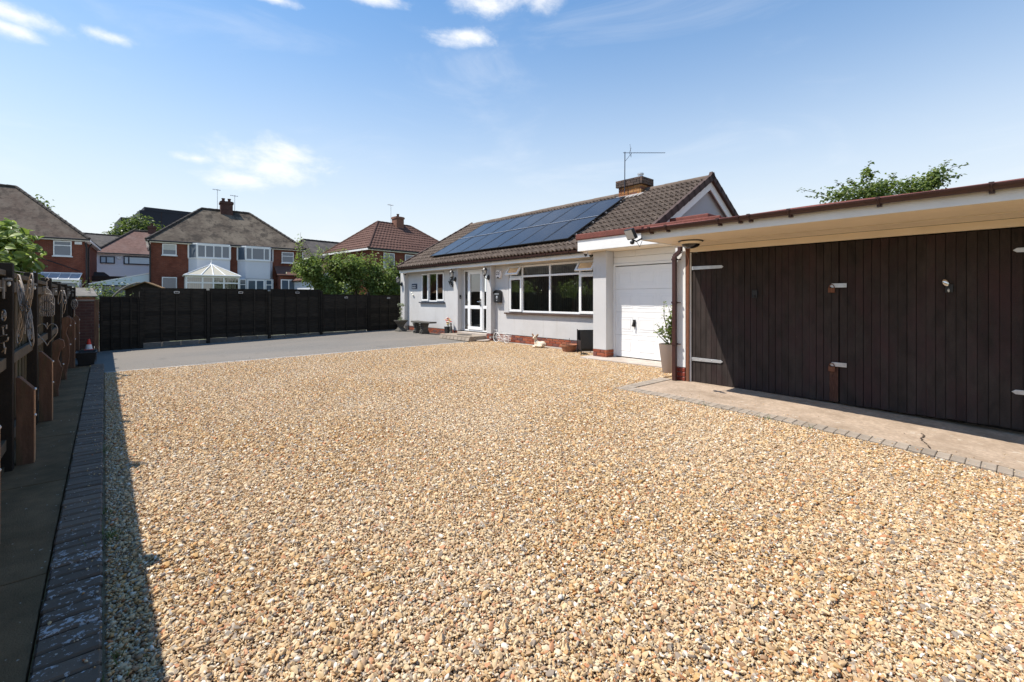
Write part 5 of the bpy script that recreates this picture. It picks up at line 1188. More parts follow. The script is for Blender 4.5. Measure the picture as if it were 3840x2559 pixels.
# --- semi-detached pair
S0 = (-42.12, 2.35)
semi = thing('semi_detached_house', 'red brick pair of houses with hipped brown roof and white bay windows', 'house', (S0[0], S0[1], 0), ROT)
MB().box(.14, .05, GZ, 10.40, 8.0, 5.62).build('wall', 'brick_wall', semi, local=True)
hip_roof(semi, 10.53, 8.05, 5.66, 3.45, 6.94, 4.0, 8.92, 'clay_old', .10)
far_window(semi, .82, 1.67, 4.62, 5.44, gmat='far_glass'); far_window(semi, 8.78, 9.71, 4.43, 5.33, rows=(.62,)); far_window(semi, .80, 1.69, 1.95, 3.0, y=.03)
MB().box(.88, -.035, 5.0, 1.61, -.012, 5.38).build('roller_blind', 'curtain', semi, local=True)
for (a, b, cols, m1) in ((2.39, 5.08, 4, 1), (5.58, 8.11, 3, 0)):
    bay = MB(); oo = .52; bay.prism([(a, .06), (a+.50, -oo), (b-.06 if m1 else b-.30, -oo), (b, .06)], 2, 3.0, 4.42); bay = bay.build('bay', 'house_white', semi, local=True)
    xa, xb = a+.50, (b-.06 if m1 else b-.30)
    MB().prism([(a-.04, .06), (xa-.02, -oo-.06), (xb+.02, -oo-.06), (b+.04, .06)], 2, 4.422, 4.50).build('bay_sill', 'upvc', bay, local=True)
    MB().prism([(a, .06), (xa, -oo), (xb, -oo), (b, .06)], 2, 5.50, 5.60).build('bay_head', 'upvc', bay, local=True)
    far_window(semi, xa, xb, 4.50, 5.50, [(i+1)/cols for i in range(cols-1)] if m1 else (.26, .76), y=-oo+.03, sill=False, t=.075)
    for (p, q) in (((a, .05), (xa, -oo)), ((xb, -oo), (b, .05))):
        sd_ = MB(); sd_.quad((p[0], p[1], 4.5), (q[0], q[1], 4.5), (q[0], q[1], 5.5), (p[0], p[1], 5.5)); sp_ = sd_.build('side_light', 'far_glass', bay, local=True)
        fr_ = MB()
        for u, v in ((p, 0), (q, 0)): fr_.box(u[0]-.05, u[1]-.05, 4.5, u[0]+.05, u[1]+.05, 5.5)
        fr_.build('side_light_frame', 'upvc', sp_, local=True)
    MB().box(a+.03, -.45, GZ, b-.03, .04, 2.99).build('bay_base', 'house_white', semi, local=True)
stack(semi, 4.78, 3.55, 5.66, 4.45, 8.2, 9.72); aerial(semi, 5.85, 4.0, 8.7, 10.4); aerial(semi, 4.6, 4.3, 8.7, 10.8)
MB().tube([(.0, -.35, 5.62), (.12, -.12, 5.2), (.12, -.05, 4.9), (.12, -.05, 2.6)], .05, 8).build('downpipe', 'black_plastic', semi, local=True)
MB().tube([(10.42, -.05, 5.4), (10.42, -.05, 3.2)], .05, 8).build('downpipe', 'white_paint', semi, local=True)
# french doors under the right bay
far_window(semi, 5.66, 6.12, 2.0, 2.95, rows=(.55,), y=-.47, sill=False); far_window(semi, 6.17, 7.45, 1.0, 2.95, (.5,), y=-.47, sill=False, t=.11); far_window(semi, 7.5, 7.98, 2.0, 2.95, rows=(.55,), y=-.47, sill=False)
# red tiled porch on the right
pr = MB(); pr.prism([(-1.3, 3.36), (.05, 4.15), (.05, 4.05), (-1.3, 3.28)], 0, 8.22, 10.62); pr = pr.build('porch_roof', 'roof_red', semi, local=True)
MB().box(8.4, -1.1, GZ, 10.4, .04, 3.26).build('porch_wall', 'brick_wall', semi, local=True); far_window(semi, 8.5, 10.3, 2.0, 2.98, (.33, .62), y=-1.12, sill=False, t=.08)
# white conservatory standing against the left house
cv = thing('conservatory', 'white conservatory with cream roof against the brick semi', 'conservatory', (S0[0], S0[1], 0), ROT)
ax0, ax1, ay, az = 2.16, 5.36, -2.6, 3.08
m = MB()
for x_ in (ax0, ax0+.95, (ax0+ax1)/2, ax1-.95, ax1): m.box(x_-.05, ay, GZ, x_+.05, ay+.10, az)
m.box(ax0, ay+.01, az-.16, ax1, ay+.09, az-.02); m.box(ax0, ay+.012, 2.5, ax1, ay+.088, 2.60)
for x_ in (ax0, ax1): m.box(x_-.05, ay+.10, az-.16, x_+.05, -.55, az-.02); m.box(x_-.05, -.62, GZ, x_+.05, -.52, az)
m.build('frame', 'upvc', cv, local=True)
for k in range(4):
    xs = [ax0, ax0+.95, (ax0+ax1)/2, ax1-.95, ax1]; a, b = xs[k]+.05, xs[k+1]-.05
    MB().quad((a, ay+.05, GZ), (b, ay+.05, GZ), (b, ay+.05, az-.16), (a, ay+.05, az-.16)).build('pane', 'glass', cv, local=True)
    bl_ = MB()
    for q in range(int((b-a)/.11)): bl_.box(a+.03+q*.11, ay+.22, 1.0, a+.03+q*.11+.055, ay+.235, 2.9)
    bl_.build('blind', 'flower_white', cv, local=True)
for x_ in (ax0, ax1): MB().quad((x_, ay+.1, GZ), (x_, -.55, GZ), (x_, -.55, az-.16), (x_, ay+.1, az-.16)).build('pane', 'glass', cv, local=True)
apx = Vector(((ax0+ax1)/2, -1.15, 3.98)); c4_ = [Vector((ax0-.12, ay-.08, az)), Vector((ax1+.12, ay-.08, az)), Vector((ax1+.12, -.5, az)), Vector((ax0-.12, -.5, az))]
pm = (c4_[0]+c4_[1])/2; q1 = c4_[0].lerp(c4_[1], .28); q2 = c4_[0].lerp(c4_[1], .72)
for tri in ((c4_[0], q1, apx), (q1, pm, apx), (pm, q2, apx), (q2, c4_[1], apx), (c4_[1], c4_[2], apx), (c4_[3], c4_[0], apx), (c4_[2], c4_[3], apx)):
    m = MB(); m.add(tri, [(0, 1, 2)]); m.build('roof_panel', 'poly_roof', cv, local=True)
m = MB()
for p in (c4_[0], q1, pm, q2, c4_[1], c4_[2], c4_[3]): m.tube([p+Vector((0, 0, .02)), apx+Vector((0, 0, .03))], .035, 6)
m.tube([c4_[0], c4_[1]], .06, 6); m.tube([c4_[1], c4_[2]], .06, 6); m.tube([c4_[3], c4_[0]], .06, 6); m.build('glazing_bar', 'upvc', cv, local=True)
MB().lathe([(.10, 0), (.07, .10), (.03, .18), (.045, .24), (.005, .40)], apx, 10).build('finial', 'upvc', cv, smooth=40, local=True)

# --- left-hand house
L0 = lw((-45.569, -.915), -9.0, 0)
lh = thing('brick_house', 'large red brick house with hipped brown roof at the left picture edge', 'house', (L0[0], L0[1], 0), ROT)
MB().box(-3, .05, GZ, 8.85, 8.3, 5.68).build('wall', 'brick_wall', lh, local=True)
for o in (hip_roof(lh, 8.98, 8.3, 5.74, -2.0, 4.7, 4.2, 9.72, 'clay_left', .12),): pass
far_window(lh, 7.22, 8.16, 4.45, 5.52, rows=(.70,)); MB().box(8.32, -.04, 5.33, 8.70, .04, 5.52).build('vent_box', 'white_paint', lh, local=True)
MB().tube([(8.9, -.1, 5.5), (8.95, -.03, 5.1), (8.95, -.03, GZ)], .06, 8).build('downpipe', 'black_plastic', lh, local=True); MB().tube([(9.1, 1.6, 5.6), (8.92, 1.6, 5.2), (8.92, 1.6, GZ)], .05, 8).build('downpipe', 'black_plastic', lh, local=True)
MB().tube([(6.6, .02, 4.25), (8.6, .02, 3.4)], .03, 6).build('cable', 'black_plastic', lh, local=True)
lt = thing('lean_to', 'white lean-to with glazed roof on the left-hand brick house', 'lean-to', (L0[0], L0[1], 0), ROT)
for k in range(5):
    a, b = 6.0+k*.54, 6.0+(k+1)*.54-.03; MB().quad((a, -1.5, 2.72), (b, -1.5, 2.72), (b, .03, 3.22), (a, .03, 3.22)).build('roof_pane', 'poly_grey', lt, local=True)
m = MB()
for k in range(6): m.tube([(6.0+k*.54-.015, -1.52, 2.73), (6.0+k*.54-.015, .03, 3.24)], .028, 6)
m.tube([(5.95, -1.52, 2.72), (8.72, -1.52, 2.72)], .06, 6); m.tube([(5.95, .02, 3.24), (8.72, .02, 3.24)], .04, 6)
for x_ in (6.0, 7.4, 8.66): m.box(x_-.05, -1.5, GZ, x_+.05, -1.4, 2.7)
m.box(6.0, -1.49, 1.9, 8.66, -1.41, 2.0); m.box(6.0, -1.49, 2.5, 8.66, -1.41, 2.68); m.build('frame', 'upvc', lt, local=True)
for a, b in ((6.05, 7.35), (7.45, 8.61)): MB().quad((a, -1.45, GZ), (b, -1.45, GZ), (b, -1.45, 2.5), (a, -1.45, 2.5)).build('pane', 'far_glass', lt, local=True)
MB().box(8.66, -1.4, GZ, 8.70, .0, 2.75).build('end_panel', 'house_white', lt, local=True)

# --- white rendered house between them
W0 = (-56.835, -.625)
wh = thing('white_house', 'white rendered house with dark window frames between the brick houses', 'house', (W0[0], W0[1], 0), ROT)
MB().box(-1.3, .05, GZ, 8, 7.5, 5.62).build('wall', 'house_white', wh, local=True); hip_roof(wh, 8.2, 7.5, 5.68, 2.55, 5.6, 3.7, 8.30, 'clay_pink', .12)
far_window(wh, .32, 1.37, 4.68, 5.36, (.42,), fmat='window_dark_frame', gmat='pale_glass', sill=False, t=.09); far_window(wh, 1.98, 4.4, 4.66, 5.45, (.16,), fmat='window_dark_frame', gmat='pale_glass', sill=False, t=.10); far_window(wh, 2.0, 3.6, 2.6, 3.3, fmat='window_dark_frame', sill=False)
m = MB(); m.ell((1.66, .03, 5.22), (.15, .05, .15)); m.build('vent', 'white_paint', wh, smooth=60, local=True)
stack(wh, 3.75, 3.4, 4.4, 4.0, 7.6, 8.9, pots=1)
ex = thing('flat_extension', 'low flat roofed extension with dark roof and white fascia below the white house', 'extension', (-50.3, -1.6, 0), ROT)
MB().box(-.4, 0, GZ, 3.0, 5, 2.5).build('wall', 'house_white', ex, local=True); MB().box(-.6, -.25, 2.82, 3.15, 5, 3.25).build('roof', 'roof_deck', ex, local=True); MB().box(-.55, -.2, 2.502, 3.1, 4.9, 2.815).build('fascia', 'white_paint', ex, local=True)
m = MB(); m.add([(.5, .8, 3.251), (1.9, .8, 3.251), (1.9, 2.2, 3.251), (.5, 2.2, 3.251), (.9, 1.2, 3.62), (1.5, 1.2, 3.62), (1.5, 1.8, 3.62), (.9, 1.8, 3.62)], [(0,1,5,4),(1,2,6,5),(2,3,7,6),(3,0,4,7),(4,5,6,7)]); m.build('roof_light', 'roof_deck', ex, local=True)
far_window(ex, .3, 2.2, 1.6, 2.3, y=-.03, sill=False)
# glazed side lean-to on the semi's left flank
gl_ = thing('glazed_side_passage', 'sloping glazed side passage on the left flank of the brick semi', 'lean-to', (S0[0], S0[1], 0), ROT)
m = MB(); m.prism([(-3.2, 2.45), (.15, 3.32), (.15, 3.25), (-3.2, 2.38)], 1, .4, 4.0); m.build('roof', 'upvc', gl_, local=True)
m = MB(); m.add([(-3.1, .42, 2.36), (.12, .42, 2.36), (.12, .42, 3.22), (-3.1, .42, 2.42)], [(0, 1, 2, 3)]); m.build('gable_pane', 'pale_glass', gl_, local=True)
MB().box(-3.2, .38, 2.28, .15, .46, 2.36).build('rail', 'black_plastic', gl_, local=True); MB().box(-3.2, .40, GZ, -2.5, .5, 2.28).build('side_panel', 'house_white', gl_, local=True); MB().box(-2.48, .45, GZ, .15, .5, 2.28).build('pane', 'far_glass', gl_, local=True)

# --- red roofed house further right
A_ = Vector((-36.9, 16.7, 0)); rdir = math.atan2(23.02-15.31, -35.88+38.06)
rh = thing('red_roofed_house', 'brick house with bright red tiled hipped roof behind the bush', 'house', tuple(A_), R(96))
MB().box(.1, .1, GZ, 10.5, 8.1, 5.62).build('wall', 'brick_wall', rh, local=True)
hip_roof(rh, 10.6, 8.0, 5.70, 3.2, 6.9, 3.9, 8.72, 'roof_red', .14, 11, 'roof_red')
stack(rh, 4.9, 3.3, 5.75, 4.1, 8.2, 9.45, 'house_plain_brick', 1); aerial(rh, 4.6, 3.8, 8.5, 10.6)
for a, b in ((1.4, 2.5), (3.6, 5.4), (6.2, 8.2)): far_window(rh, a, b, 4.1, 5.4, (.5,))
MB().box(3.0, -.5, 2.6, 6.0, .09, 4.0).build('bay', 'house_white', rh, local=True)
wg = thing('white_outbuilding', 'white gabled outbuilding with red verge half hidden by the bush', 'outbuilding', (-36.5, 12.3, 0), R(98))
m = MB(); m.prism([(0, GZ), (3.2, GZ), (3.2, 2.9), (1.6, 4.1), (0, 2.9)], 1, 0, 4); m.build('wall', 'house_white', wg, local=True)
for sg in (0, 1):
    m = MB(); pp = [(-.15, 2.80), (1.6, 4.13), (1.6, 4.28), (-.25, 2.88)]; pp = pp if not sg else [(3.2-q[0], q[1]) for q in pp]; m.prism(pp, 1, -.15, 4.1); m.build('roof_slope', 'roof_red', wg, local=True)
fh = thing('distant_house', 'grey roofed house partly hidden between the brick semi and the bush', 'house', (-47, 15.5, 0), R(98))
MB().box(0, 0, GZ, 9, 7, 5.4).build('wall', 'house_plain_brick', fh, local=True); hip_roof(fh, 9, 7, 5.5, .6, 8.4, 3.5, 7.6, 'roof_grey', .3)
gc = thing('distant_cottage', 'low slate roofed house glimpsed left of the white house', 'house', (-72, -4, 0), R(98))
MB().box(0, 0, GZ, 8, 7, 7.5).build('wall', 'house_plain_brick', gc, local=True); hip_roof(gc, 8, 7, 7.5, .4, 7.6, 3.5, 9.3, 'roof_grey', .3); stack(gc, .7, 3, 1.3, 3.6, 9, 10.4, pots=1)
# --- dark industrial building
ib = thing('dark_building', 'large dark clad industrial building rising behind the brick semi', 'building', (-116, 4, 0), R(94))
MB().box(1.2, 0, GZ, 18, 20, 15.0).build('lower_wall', 'clad_rust', ib, local=True); MB().box(1.2, -.05, 15.0, 18, 20, 18.9).build('upper_cladding', 'clad_dark', ib, local=True); MB().box(1.9, -.1, 18.9, 18.2, 20, 19.6).build('parapet', 'clad_dark', ib, local=True)
MB().box(-1.6, .5, GZ, 1.2, 12, 17.2).build('side_tower', 'clad_dark', ib, local=True); MB().box(-9.5, 1, GZ, -6.0, 14, 11.0).build('side_block', 'clad_dark', ib, local=True)
for k in range(1, 5): MB().box(1.2+k*3.4, -.08, 15.05, 1.26+k*3.4, -.05, 18.9).build('seam', 'clad_rust', ib, local=True)
for x_, w_ in ((10.2, 1.4), (13.4, 2.2)): MB().box(x_, .5, 19.6, x_+w_, 2, 20.0).build('roof_unit', 'galv', ib, local=True)
# garden shed frame and hoop behind the fence
t = thing('garden_shed', 'dark felted garden shed peeping over the black fence', 'shed', (-24.9, .65, 0), R(80))
m = MB(); m.prism([(0, GZ), (1.3, GZ), (1.3, 1.78), (.65, 2.08), (0, 1.78)], 1, 0, 2); m.build('shed_body', 'fence_post', t, local=True)
for sg in (0, 1):
    m = MB(); pp = [(-.08, 1.75), (.65, 2.09), (.65, 2.13), (-.08, 1.79)]; pp = pp if not sg else [(1.3-q[0], q[1]) for q in pp]; m.prism(pp, 1, -.12, 2.1); m.build('roof_felt', 'path_slab', t, local=True)
t = thing('cloche_hoop', 'pale curved hoop standing behind the low end of the black fence', 'hoop', (-22, .2, 0))
MB().tube([(-22+.15*math.sin(a)*0, -.15+1.25*(1-math.cos(a)), .1+1.9*math.sin(a)) for a in arange(.35, 1.5, 12)], .035, 8).build('hoop', 'gravelboard', t, smooth=60)
t = thing('cold_frame', 'pale weathered timber cold frame beyond the brick end wall', 'cold frame', (-19, -.75, 0), R(98))
m = MB(); m.box(0, 0, GZ, .55, .9, 1.45); m.build('box', 'rust_wood', t, local=True); m = MB(); m.prism([(-.05, 1.46), (.95, 1.72), (.95, 1.75), (-.05, 1.49)], 0, -.05, .60); m.build('lid', 'gravelboard', t, local=True)

# --- the neighbours' houses behind the photographer's left shoulder: they show in the living room window
for i, (x_, lab) in enumerate(((-46.5, 'neighbouring hipped roof house mirrored in the window, farther one'), (-35.5, 'neighbouring hipped roof house mirrored in the window, nearer one'))):
    nh = thing('neighbour_house', lab, 'house', (x_, -22, 0), R(180), 'neighbour houses mirrored in the window')
    MB().box(-9, .0, GZ, 0, 8, 4.5).build('wall', 'brick_wall_dull', nh, local=True); MB().add([(-9.4, -.4, 4.5), (.4, -.4, 4.5), (.4, 8.4, 4.5), (-9.4, 8.4, 4.5), (-6, 4, 7.6), (-3, 4, 7.6)], [(0,1,5,4),(1,2,5),(2,3,4,5),(3,0,4)]).build('roof', 'clay_old', nh, local=True)

# ================================================================== FOLIAGE
def leaf_mesh(name, P, N_dir, size, mat, fold=.25, aspect=.62, big=False):
    """one pointed, folded leaf (4 triangles in two quads) per point"""
    n = len(P); up = N_dir/np.linalg.norm(N_dir, axis=1, keepdims=True); r = rng.normal(size=(n, 3)); ax = r - up*np.sum(r*up, 1, keepdims=True); ax /= np.linalg.norm(ax, axis=1, keepdims=True); sd_ = np.cross(up, ax)
    s = size*rng.uniform(.65, 1.25, n)[:, None]; w = s*aspect*.5
    if big:   # broad rounded leaf: midrib of five points, three points down each edge
        mid = [P + ax*s*t - up*s*d for t, d in ((-.5, .02), (-.25, -.03), (.02, -.04), (.30, .0), (.56, .12))]
        L_ = [P + ax*s*t + sd_*w*k + up*s*h for t, k, h in ((-.32, .80, .05), (-.02, 1.0, .07), (.28, .62, .04))]; Q_ = [P + ax*s*t - sd_*w*k + up*s*h for t, k, h in ((-.32, .80, .05), (-.02, 1.0, .07), (.28, .62, .04))]
        V = np.stack(mid+L_+Q_, 1).reshape(-1, 3); i = np.arange(n)*11; T = []
        for o in (5, 8):
            for f in ((0, 1, o), (1, o+1, o), (1, 2, o+1), (2, 3, o+1), (3, o+2, o+1), (3, 4, o+2)): T.append(np.stack([i+f[0], i+f[1], i+f[2]], 1))
        return np_mesh(name, V, np.concatenate(T), mat, smooth=True)
    a = P - ax*s*.5; b = P + ax*s*.55 - up*s*.12; l = P + sd_*w + up*s*fold*.4; q = P - sd_*w + up*s*fold*.4; m1 = P - up*0
    V = np.stack([a, l, b, q], 1).reshape(-1, 3); i = np.arange(n)*4
    Fc = np.concatenate([np.stack([i, i+1, i+2], 1), np.stack([i, i+2, i+3], 1)]); return np_mesh(name, V, Fc, mat, smooth=False)
def crown(parent, name, mat, blobs, size, local=False, shell=.55, big=False):
    PP = []; NN = []
    for c, r, ncl, per, sig in blobs:
        c = np.array(c); r = np.array(r); d = rng.normal(size=(ncl, 3)); d /= np.linalg.norm(d, axis=1, keepdims=True)
        cc = c + d*(rng.uniform(0, 1, (ncl, 1))**shell)*r
        p = np.repeat(cc, per, 0) + rng.normal(size=(ncl*per, 3))*sig; PP.append(p); o = (p-c)/r; NN.append(o*.5 + np.array([0, 0, .75]) + rng.normal(size=p.shape)*.55)
    P = np.concatenate(PP); N = np.concatenate(NN); me = leaf_mesh(name, P, N, size, mat, big=big, aspect=.78 if big else .62)
    ob = bpy.data.objects.new(name, me); COL.objects.link(ob)
    ob['kind'] = 'stuff'
    if parent: ob.parent = parent; q = ORG[parent.name]; ob.location = (-q[0], -q[1], -q[2])
    return ob
def shoots(specs, parent, mat, size, name='shoots', wood='twig', per=14, droop=.15):
    """leafy shoots: (start, end) lines with leaves set along them and the woody line itself"""
    m = MB(); P = []; N = []
    for a, b in specs:
        a, b = Vector(a), Vector(b); mid = (a+b)/2 + Vector((random.uniform(-.08, .08), random.uniform(-.08, .08), random.uniform(0, .1)))*(b-a).length
        path_ = [a, mid, b]; m.tube(path_, [.012, .008, .004], 5)
        for k in range(per):
            t_ = .12+.88*k/per; p = a.lerp(mid, t_*2) if t_ < .5 else mid.lerp(b, t_*2-1); d_ = Vector((random.gauss(0, 1), random.gauss(0, 1), random.gauss(0, .6))).normalized()
            P.append(p + d_*size*.75); N.append(d_*.3+Vector((random.gauss(0, .5), random.gauss(0, .5), 1)))
    q = ORG[parent.name]
    if wood: tag(m.build('branches', wood, parent), kind='stuff')
    me = leaf_mesh(name, np.array([p[:] for p in P]), np.array([p[:] for p in N]), size, mat); ob = bpy.data.objects.new(name, me); COL.objects.link(ob); ob.parent = parent; ob.location = (-q[0], -q[1], -q[2]); ob['kind'] = 'stuff'; return ob
def trunk(parent, path, r, limbs=()):
    m = MB(); m.tube(path, r, 10); 
    for a, b, r0 in limbs: a, b = Vector(a), Vector(b); m.tube([a, a.lerp(b, .5)+Vector((0, 0, .12)), b], [r0, r0*.65, r0*.3], 7)
    m.build('trunk', 'bark', parent, smooth=60)

# bush behind the black fence
t = thing('garden_bush', 'big bright green leafy bush growing behind the black fence', 'bush', (-20.9, 8.9, GZ))
trunk(t, [(-20.9, 8.9, GZ), (-20.9, 8.9, .6), (-20.8, 9, 1.4)], [.12, .10, .06], [((-20.9, 8.9, .5), (-21, 6.8, 2.3), .07), ((-20.9, 8.9, .6), (-20.9, 10.6, 2.4), .07), ((-20.9, 8.9, .8), (-20.7, 8.6, 3.0), .07)])
bl_ = []
for k in range(40):
    y_ = 6.3+4.7*(k+random.random())/40; h_ = 3.15+.20*math.sin(y_*2.3)-.10*abs(y_-8.6)+random.uniform(-.55, .30); z_ = random.uniform(1.1, h_-.35) if k % 2 else h_-random.uniform(.3, .7); q_ = random.uniform(.24, .52)
    bl_.append(((-20.7+random.uniform(-.6, .5), y_, z_), (q_, q_, q_*.9), int(44*q_/.4), 12, .12))
crown(t, 'crown', 'leaf_mid', bl_, .12, shell=.4); bl2 = [((c[0]+.15, c[1], c[2]+.1), (r_[0]*1.02, r_[1]*1.02, r_[2]*1.02), int(n_b*.8), 9, .09) for c, r_, n_b, p_, s_ in bl_]
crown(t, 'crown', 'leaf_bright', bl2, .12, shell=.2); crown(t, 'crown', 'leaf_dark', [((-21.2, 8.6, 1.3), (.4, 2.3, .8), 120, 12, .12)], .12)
sp = []
for k in range(95):
    y_ = random.uniform(6.1, 10.8); z_ = random.uniform(2.35, 2.95); h = random.uniform(.35, 1.35)*(1.0 if y_ < 8.4 else .75); sp.append(((-20.7+random.uniform(-.5, .5), y_, z_), (-20.7+random.uniform(-.6, .6), y_+random.uniform(-.35, .35), z_+h)))
shoots(sp[::2], t, 'leaf_bright', .125, per=17); shoots(sp[1::2], t, 'leaf_mid', .12, per=17)
# shrub with big leaves behind the left fence
t = thing('fig_shrub', 'large leaved bright green shrub leaning over the side fence at left', 'shrub', (-11.8, -1.3, GZ))
trunk(t, [(-11.8, -1.3, GZ), (-11.8, -1.3, .8), (-11.7, -1.2, 1.8)], [.06, .05, .03], [((-11.8, -1.3, .6), (-12.2, -1.6, 2.2), .03), ((-11.8, -1.3, .7), (-11.2, -1.1, 2.2), .03)])
crown(t, 'crown', 'leaf_bright', [((-11.9, -1.35, 2.1), (.85, .42, .70), 130, 6, .11), ((-11.2, -1.25, 2.05), (.7, .30, .55), 70, 6, .11), ((-12.6, -1.25, 1.95), (.6, .25, .50), 55, 6, .10)], .16, big=True)
crown(t, 'crown', 'leaf_dark', [((-11.8, -1.45, 1.7), (.8, .3, .5), 60, 6, .10)], .15, big=True)
# tree behind the big garage
t = thing('garage_tree', 'loose branching green tree rising behind the flat garage roof', 'tree', (-3.4, 18.6, GZ))
trunk(t, [(-3.4, 18.6, GZ), (-3.4, 18.6, 2.0), (-3.3, 18.7, 3.6)], [.16, .13, .08], [((-3.4, 18.6, 2.2), (-5.2, 17.2, 4.3), .07), ((-3.4, 18.6, 2.4), (-1.6, 20.2, 4.9), .07), ((-3.4, 18.6, 2.8), (-4.0, 18.2, 5.2), .06)])
crown(t, 'crown', 'leaf_mid', [((-4.05, 18.0, 4.75), (.40, .45, .30), 40, 9, .10), ((-3.55, 18.6, 4.95), (.42, .48, .38), 55, 9, .10), ((-3.05, 19.15, 4.95), (.42, .48, .38), 55, 9, .10), ((-2.5, 19.7, 5.0), (.38, .42, .38), 44, 9, .10), ((-1.95, 20.35, 5.35), (.34, .40, .34), 46, 9, .10), ((-3.42, 18.72, 5.45), (.12, .14, .30), 12, 8, .07), ((-2.2, 20.05, 4.95), (.35, .4, .3), 30, 9, .10)], .125)
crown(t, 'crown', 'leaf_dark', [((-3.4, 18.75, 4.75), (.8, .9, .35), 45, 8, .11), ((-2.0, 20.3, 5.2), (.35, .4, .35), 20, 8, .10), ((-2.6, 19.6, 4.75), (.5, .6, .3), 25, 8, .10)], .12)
sp = [((-3.45, 18.7, 5.2), (-3.36, 18.77, 5.92)), ((-3.4, 18.7, 5.2), (-3.2, 18.95, 5.62)), ((-4.2, 17.9, 4.75), (-4.95, 17.0, 5.0)), ((-4.2, 17.9, 4.65), (-4.75, 17.2, 4.72)), ((-3.9, 18.2, 4.9), (-4.15, 17.95, 5.25)), ((-3.7, 18.4, 5.0), (-3.85, 18.3, 5.35)), ((-1.8, 20.5, 5.5), (-1.2, 21.2, 5.80)), ((-1.8, 20.5, 5.4), (-1.35, 21.0, 5.45)), ((-1.9, 20.4, 5.5), (-1.65, 20.7, 5.95)), ((-2.9, 19.3, 5.2), (-2.85, 19.3, 5.5))]
shoots(sp, t, 'leaf_dark', .115, per=22)
# far trees
def far_tree(name, label, base, blobs, size, mat='leaf_far'):
    t = thing(name, label, 'tree', base); x_, y_, z_ = base; top_ = max(b[0][2] for b in blobs); trunk(t, [(x_, y_, z_), (x_, y_, (z_+top_)/2), (x_, y_, top_)], [.35, .28, .12]); crown(t, 'crown', mat, blobs, size); return t
far_tree('round_tree', 'rounded green tree in front of the dark industrial building', (-80, 3.3, GZ), [((-80, 3.6, 9.6), (2.6, 2.7, 2.8), 420, 14, .36), ((-80, 1.4, 8.2), (2, 2.2, 2.3), 260, 14, .36), ((-80, 5.9, 8.8), (1.8, 1.8, 2.2), 200, 14, .36)], .42)
far_tree('roadside_tree', 'small dark tree showing right of the red roof', (-44, 28.5, GZ), [((-44, 28.2, 6.2), (1.6, 1.8, 1.5), 160, 11, .22), ((-43.5, 29.5, 5.6), (1.5, 1.5, 1.2), 90, 11, .22)], .26)
far_tree('hidden_tree', 'tree top just showing above the left-hand brick roof', (-66, -5.2, GZ), [((-66, -5.0, 10.2), (.9, .9, 1.3), 60, 10, .25), ((-66, -4.4, 9.4), (.7, .8, .9), 30, 10, .25)], .34)
for i, (x_, y_, lab) in enumerate(((-18.5, -7.5, 'leafy tree mirrored in the living room window, nearest one'), (-23.5, -9, 'leafy tree mirrored in the living room window, middle one'), (-29, -8, 'leafy tree mirrored in the living room window, farthest one'))):
    far_tree('mirrored_tree', lab, (x_, y_, GZ), [((x_, y_, 1.6), (2.0, 1.6, 1.4), 110, 10, .25)], .24, 'leaf_mid')['group'] = 'trees mirrored in the window'
# garden growth peeping over the fences
t = thing('garden_plant', 'pale lime climbing plant beside the brick end wall', 'plant', (-19.6, -.2, GZ)); shoots([((-19.6+random.uniform(-.2, .2), -.2+random.uniform(-.25, .25), .6), (-19.6+random.uniform(-.3, .3), -.25+random.uniform(-.35, .35), random.uniform(1.4, 1.95))) for k in range(14)], t, 'leaf_lime', .09)
t = thing('garden_plant', 'pale leafy plant showing over the low black fence panel', 'plant', (-19.8, .65, GZ)); shoots([((-19.8+random.uniform(-.2, .2), .65+random.uniform(-.3, .3), .6), (-19.8+random.uniform(-.3, .3), .65+random.uniform(-.4, .4), random.uniform(1.35, 1.68))) for k in range(10)], t, 'leaf_lime', .09)
t = thing('garden_plant', 'reddish shrub far behind the brick end wall', 'plant', (-30, -1.3, GZ)); shoots([((-30+random.uniform(-.4, .4), -1.0+random.uniform(-.8, .8), .6), (-30+random.uniform(-.4, .4), -1.0+random.uniform(-.9, .9), random.uniform(1.6, 2.25))) for k in range(18)], t, 'leaf_red', .13)
hd = thing('garden_hedge', 'dark hedge in the garden below the white house', 'hedge', (-38, 1, GZ)); crown(hd, 'crown', 'leaf_dark', [((-38, .2, 1.4), (1.0, 2.0, 1.2), 160, 10, .2)], .16)
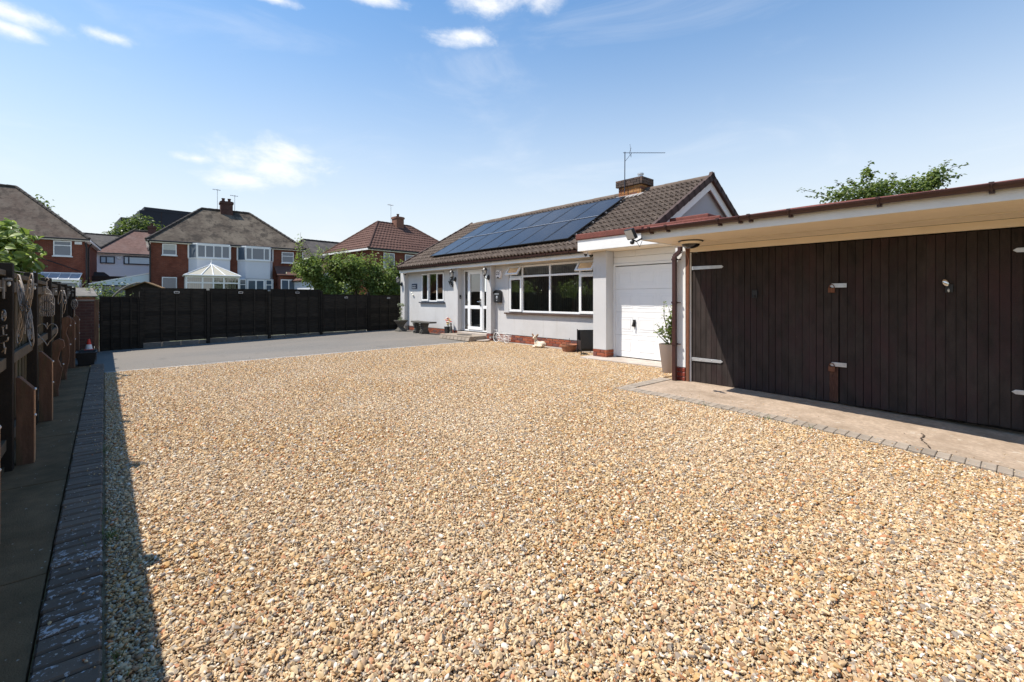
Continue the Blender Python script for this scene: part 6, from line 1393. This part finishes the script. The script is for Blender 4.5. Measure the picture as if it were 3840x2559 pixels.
# shrub in the tall planter
crown(plt, 'foliage', 'leaf_mid', big=True, blobs=[((-4.45, 7.98, .78), (.20, .20, .20), 42, 7, .035), ((-4.40, 8.0, .98), (.14, .14, .22), 26, 7, .035)], size=.055)
sp = [((-4.45, 7.98, .5), (-4.72, 7.85, .80)), ((-4.45, 7.98, .5), (-4.40, 8.02, 1.38)), ((-4.45, 7.98, .6), (-4.55, 7.92, 1.36)), ((-4.45, 7.98, .6), (-4.25, 8.1, 1.28)), ((-4.45, 7.98, .7), (-4.50, 8.0, 1.25)), ((-4.45, 7.98, .5), (-4.68, 7.9, .92)), ((-4.45, 7.98, .5), (-4.2, 8.1, .98)), ((-4.42, 7.98, .6), (-4.36, 7.9, 1.15))]
shoots(sp, plt, 'leaf_bright', .06, per=22)
# pale plant in the stone urn
ur = bpy.data.objects['stone_urn']; crown(ur, 'foliage', 'leaf_pale', [((-16.62, 8.86, 1.16), (.18, .18, .05), 20, 6, .03), ((-16.62, 8.86, .98), (.07, .07, .06), 8, 5, .025), ((-16.62, 8.86, .80), (.07, .07, .07), 8, 5, .025), ((-16.62, 8.86, .62), (.06, .06, .07), 7, 5, .025), ((-16.62, 8.86, .56), (.19, .19, .04), 14, 5, .03)], .05)
# weeds
def weeds(name, label, spots):
    P = []; Fc = []
    for (x_, y_, n, s) in spots:
        for k in range(n):
            a = random.uniform(0, 6.28); r_ = abs(random.gauss(0, s)); bx_, by_ = x_+r_*math.cos(a), y_+r_*math.sin(a)*.5; h = random.uniform(.02, .07); q = random.uniform(0, 6.28); o = len(P); z_ = G(bx_, by_)+.004
            P += [(bx_-.003*math.sin(q), by_+.003*math.cos(q), z_), (bx_+.003*math.sin(q), by_-.003*math.cos(q), z_), (bx_+h*.7*math.cos(q), by_+h*.7*math.sin(q), z_+h)]; Fc.append((o, o+1, o+2))
    me = np_mesh(name, np.array(P), np.array(Fc), 'grass', smooth=False); o = bpy.data.objects.new(name, me); COL.objects.link(o); tag(o, label, 'weeds', kind='stuff')
weeds('kerb_weeds', 'small grass tufts growing between kerb and gravel', [(-3.55, .03, 50, .07), (-3.95, .02, 20, .06), (-2.4, .04, 14, .08), (-5.6, .02, 16, .08), (-2.05, 5.90, 26, .06), (-2.8, 5.91, 12, .05), (-1.6, 5.90, 12, .06)])
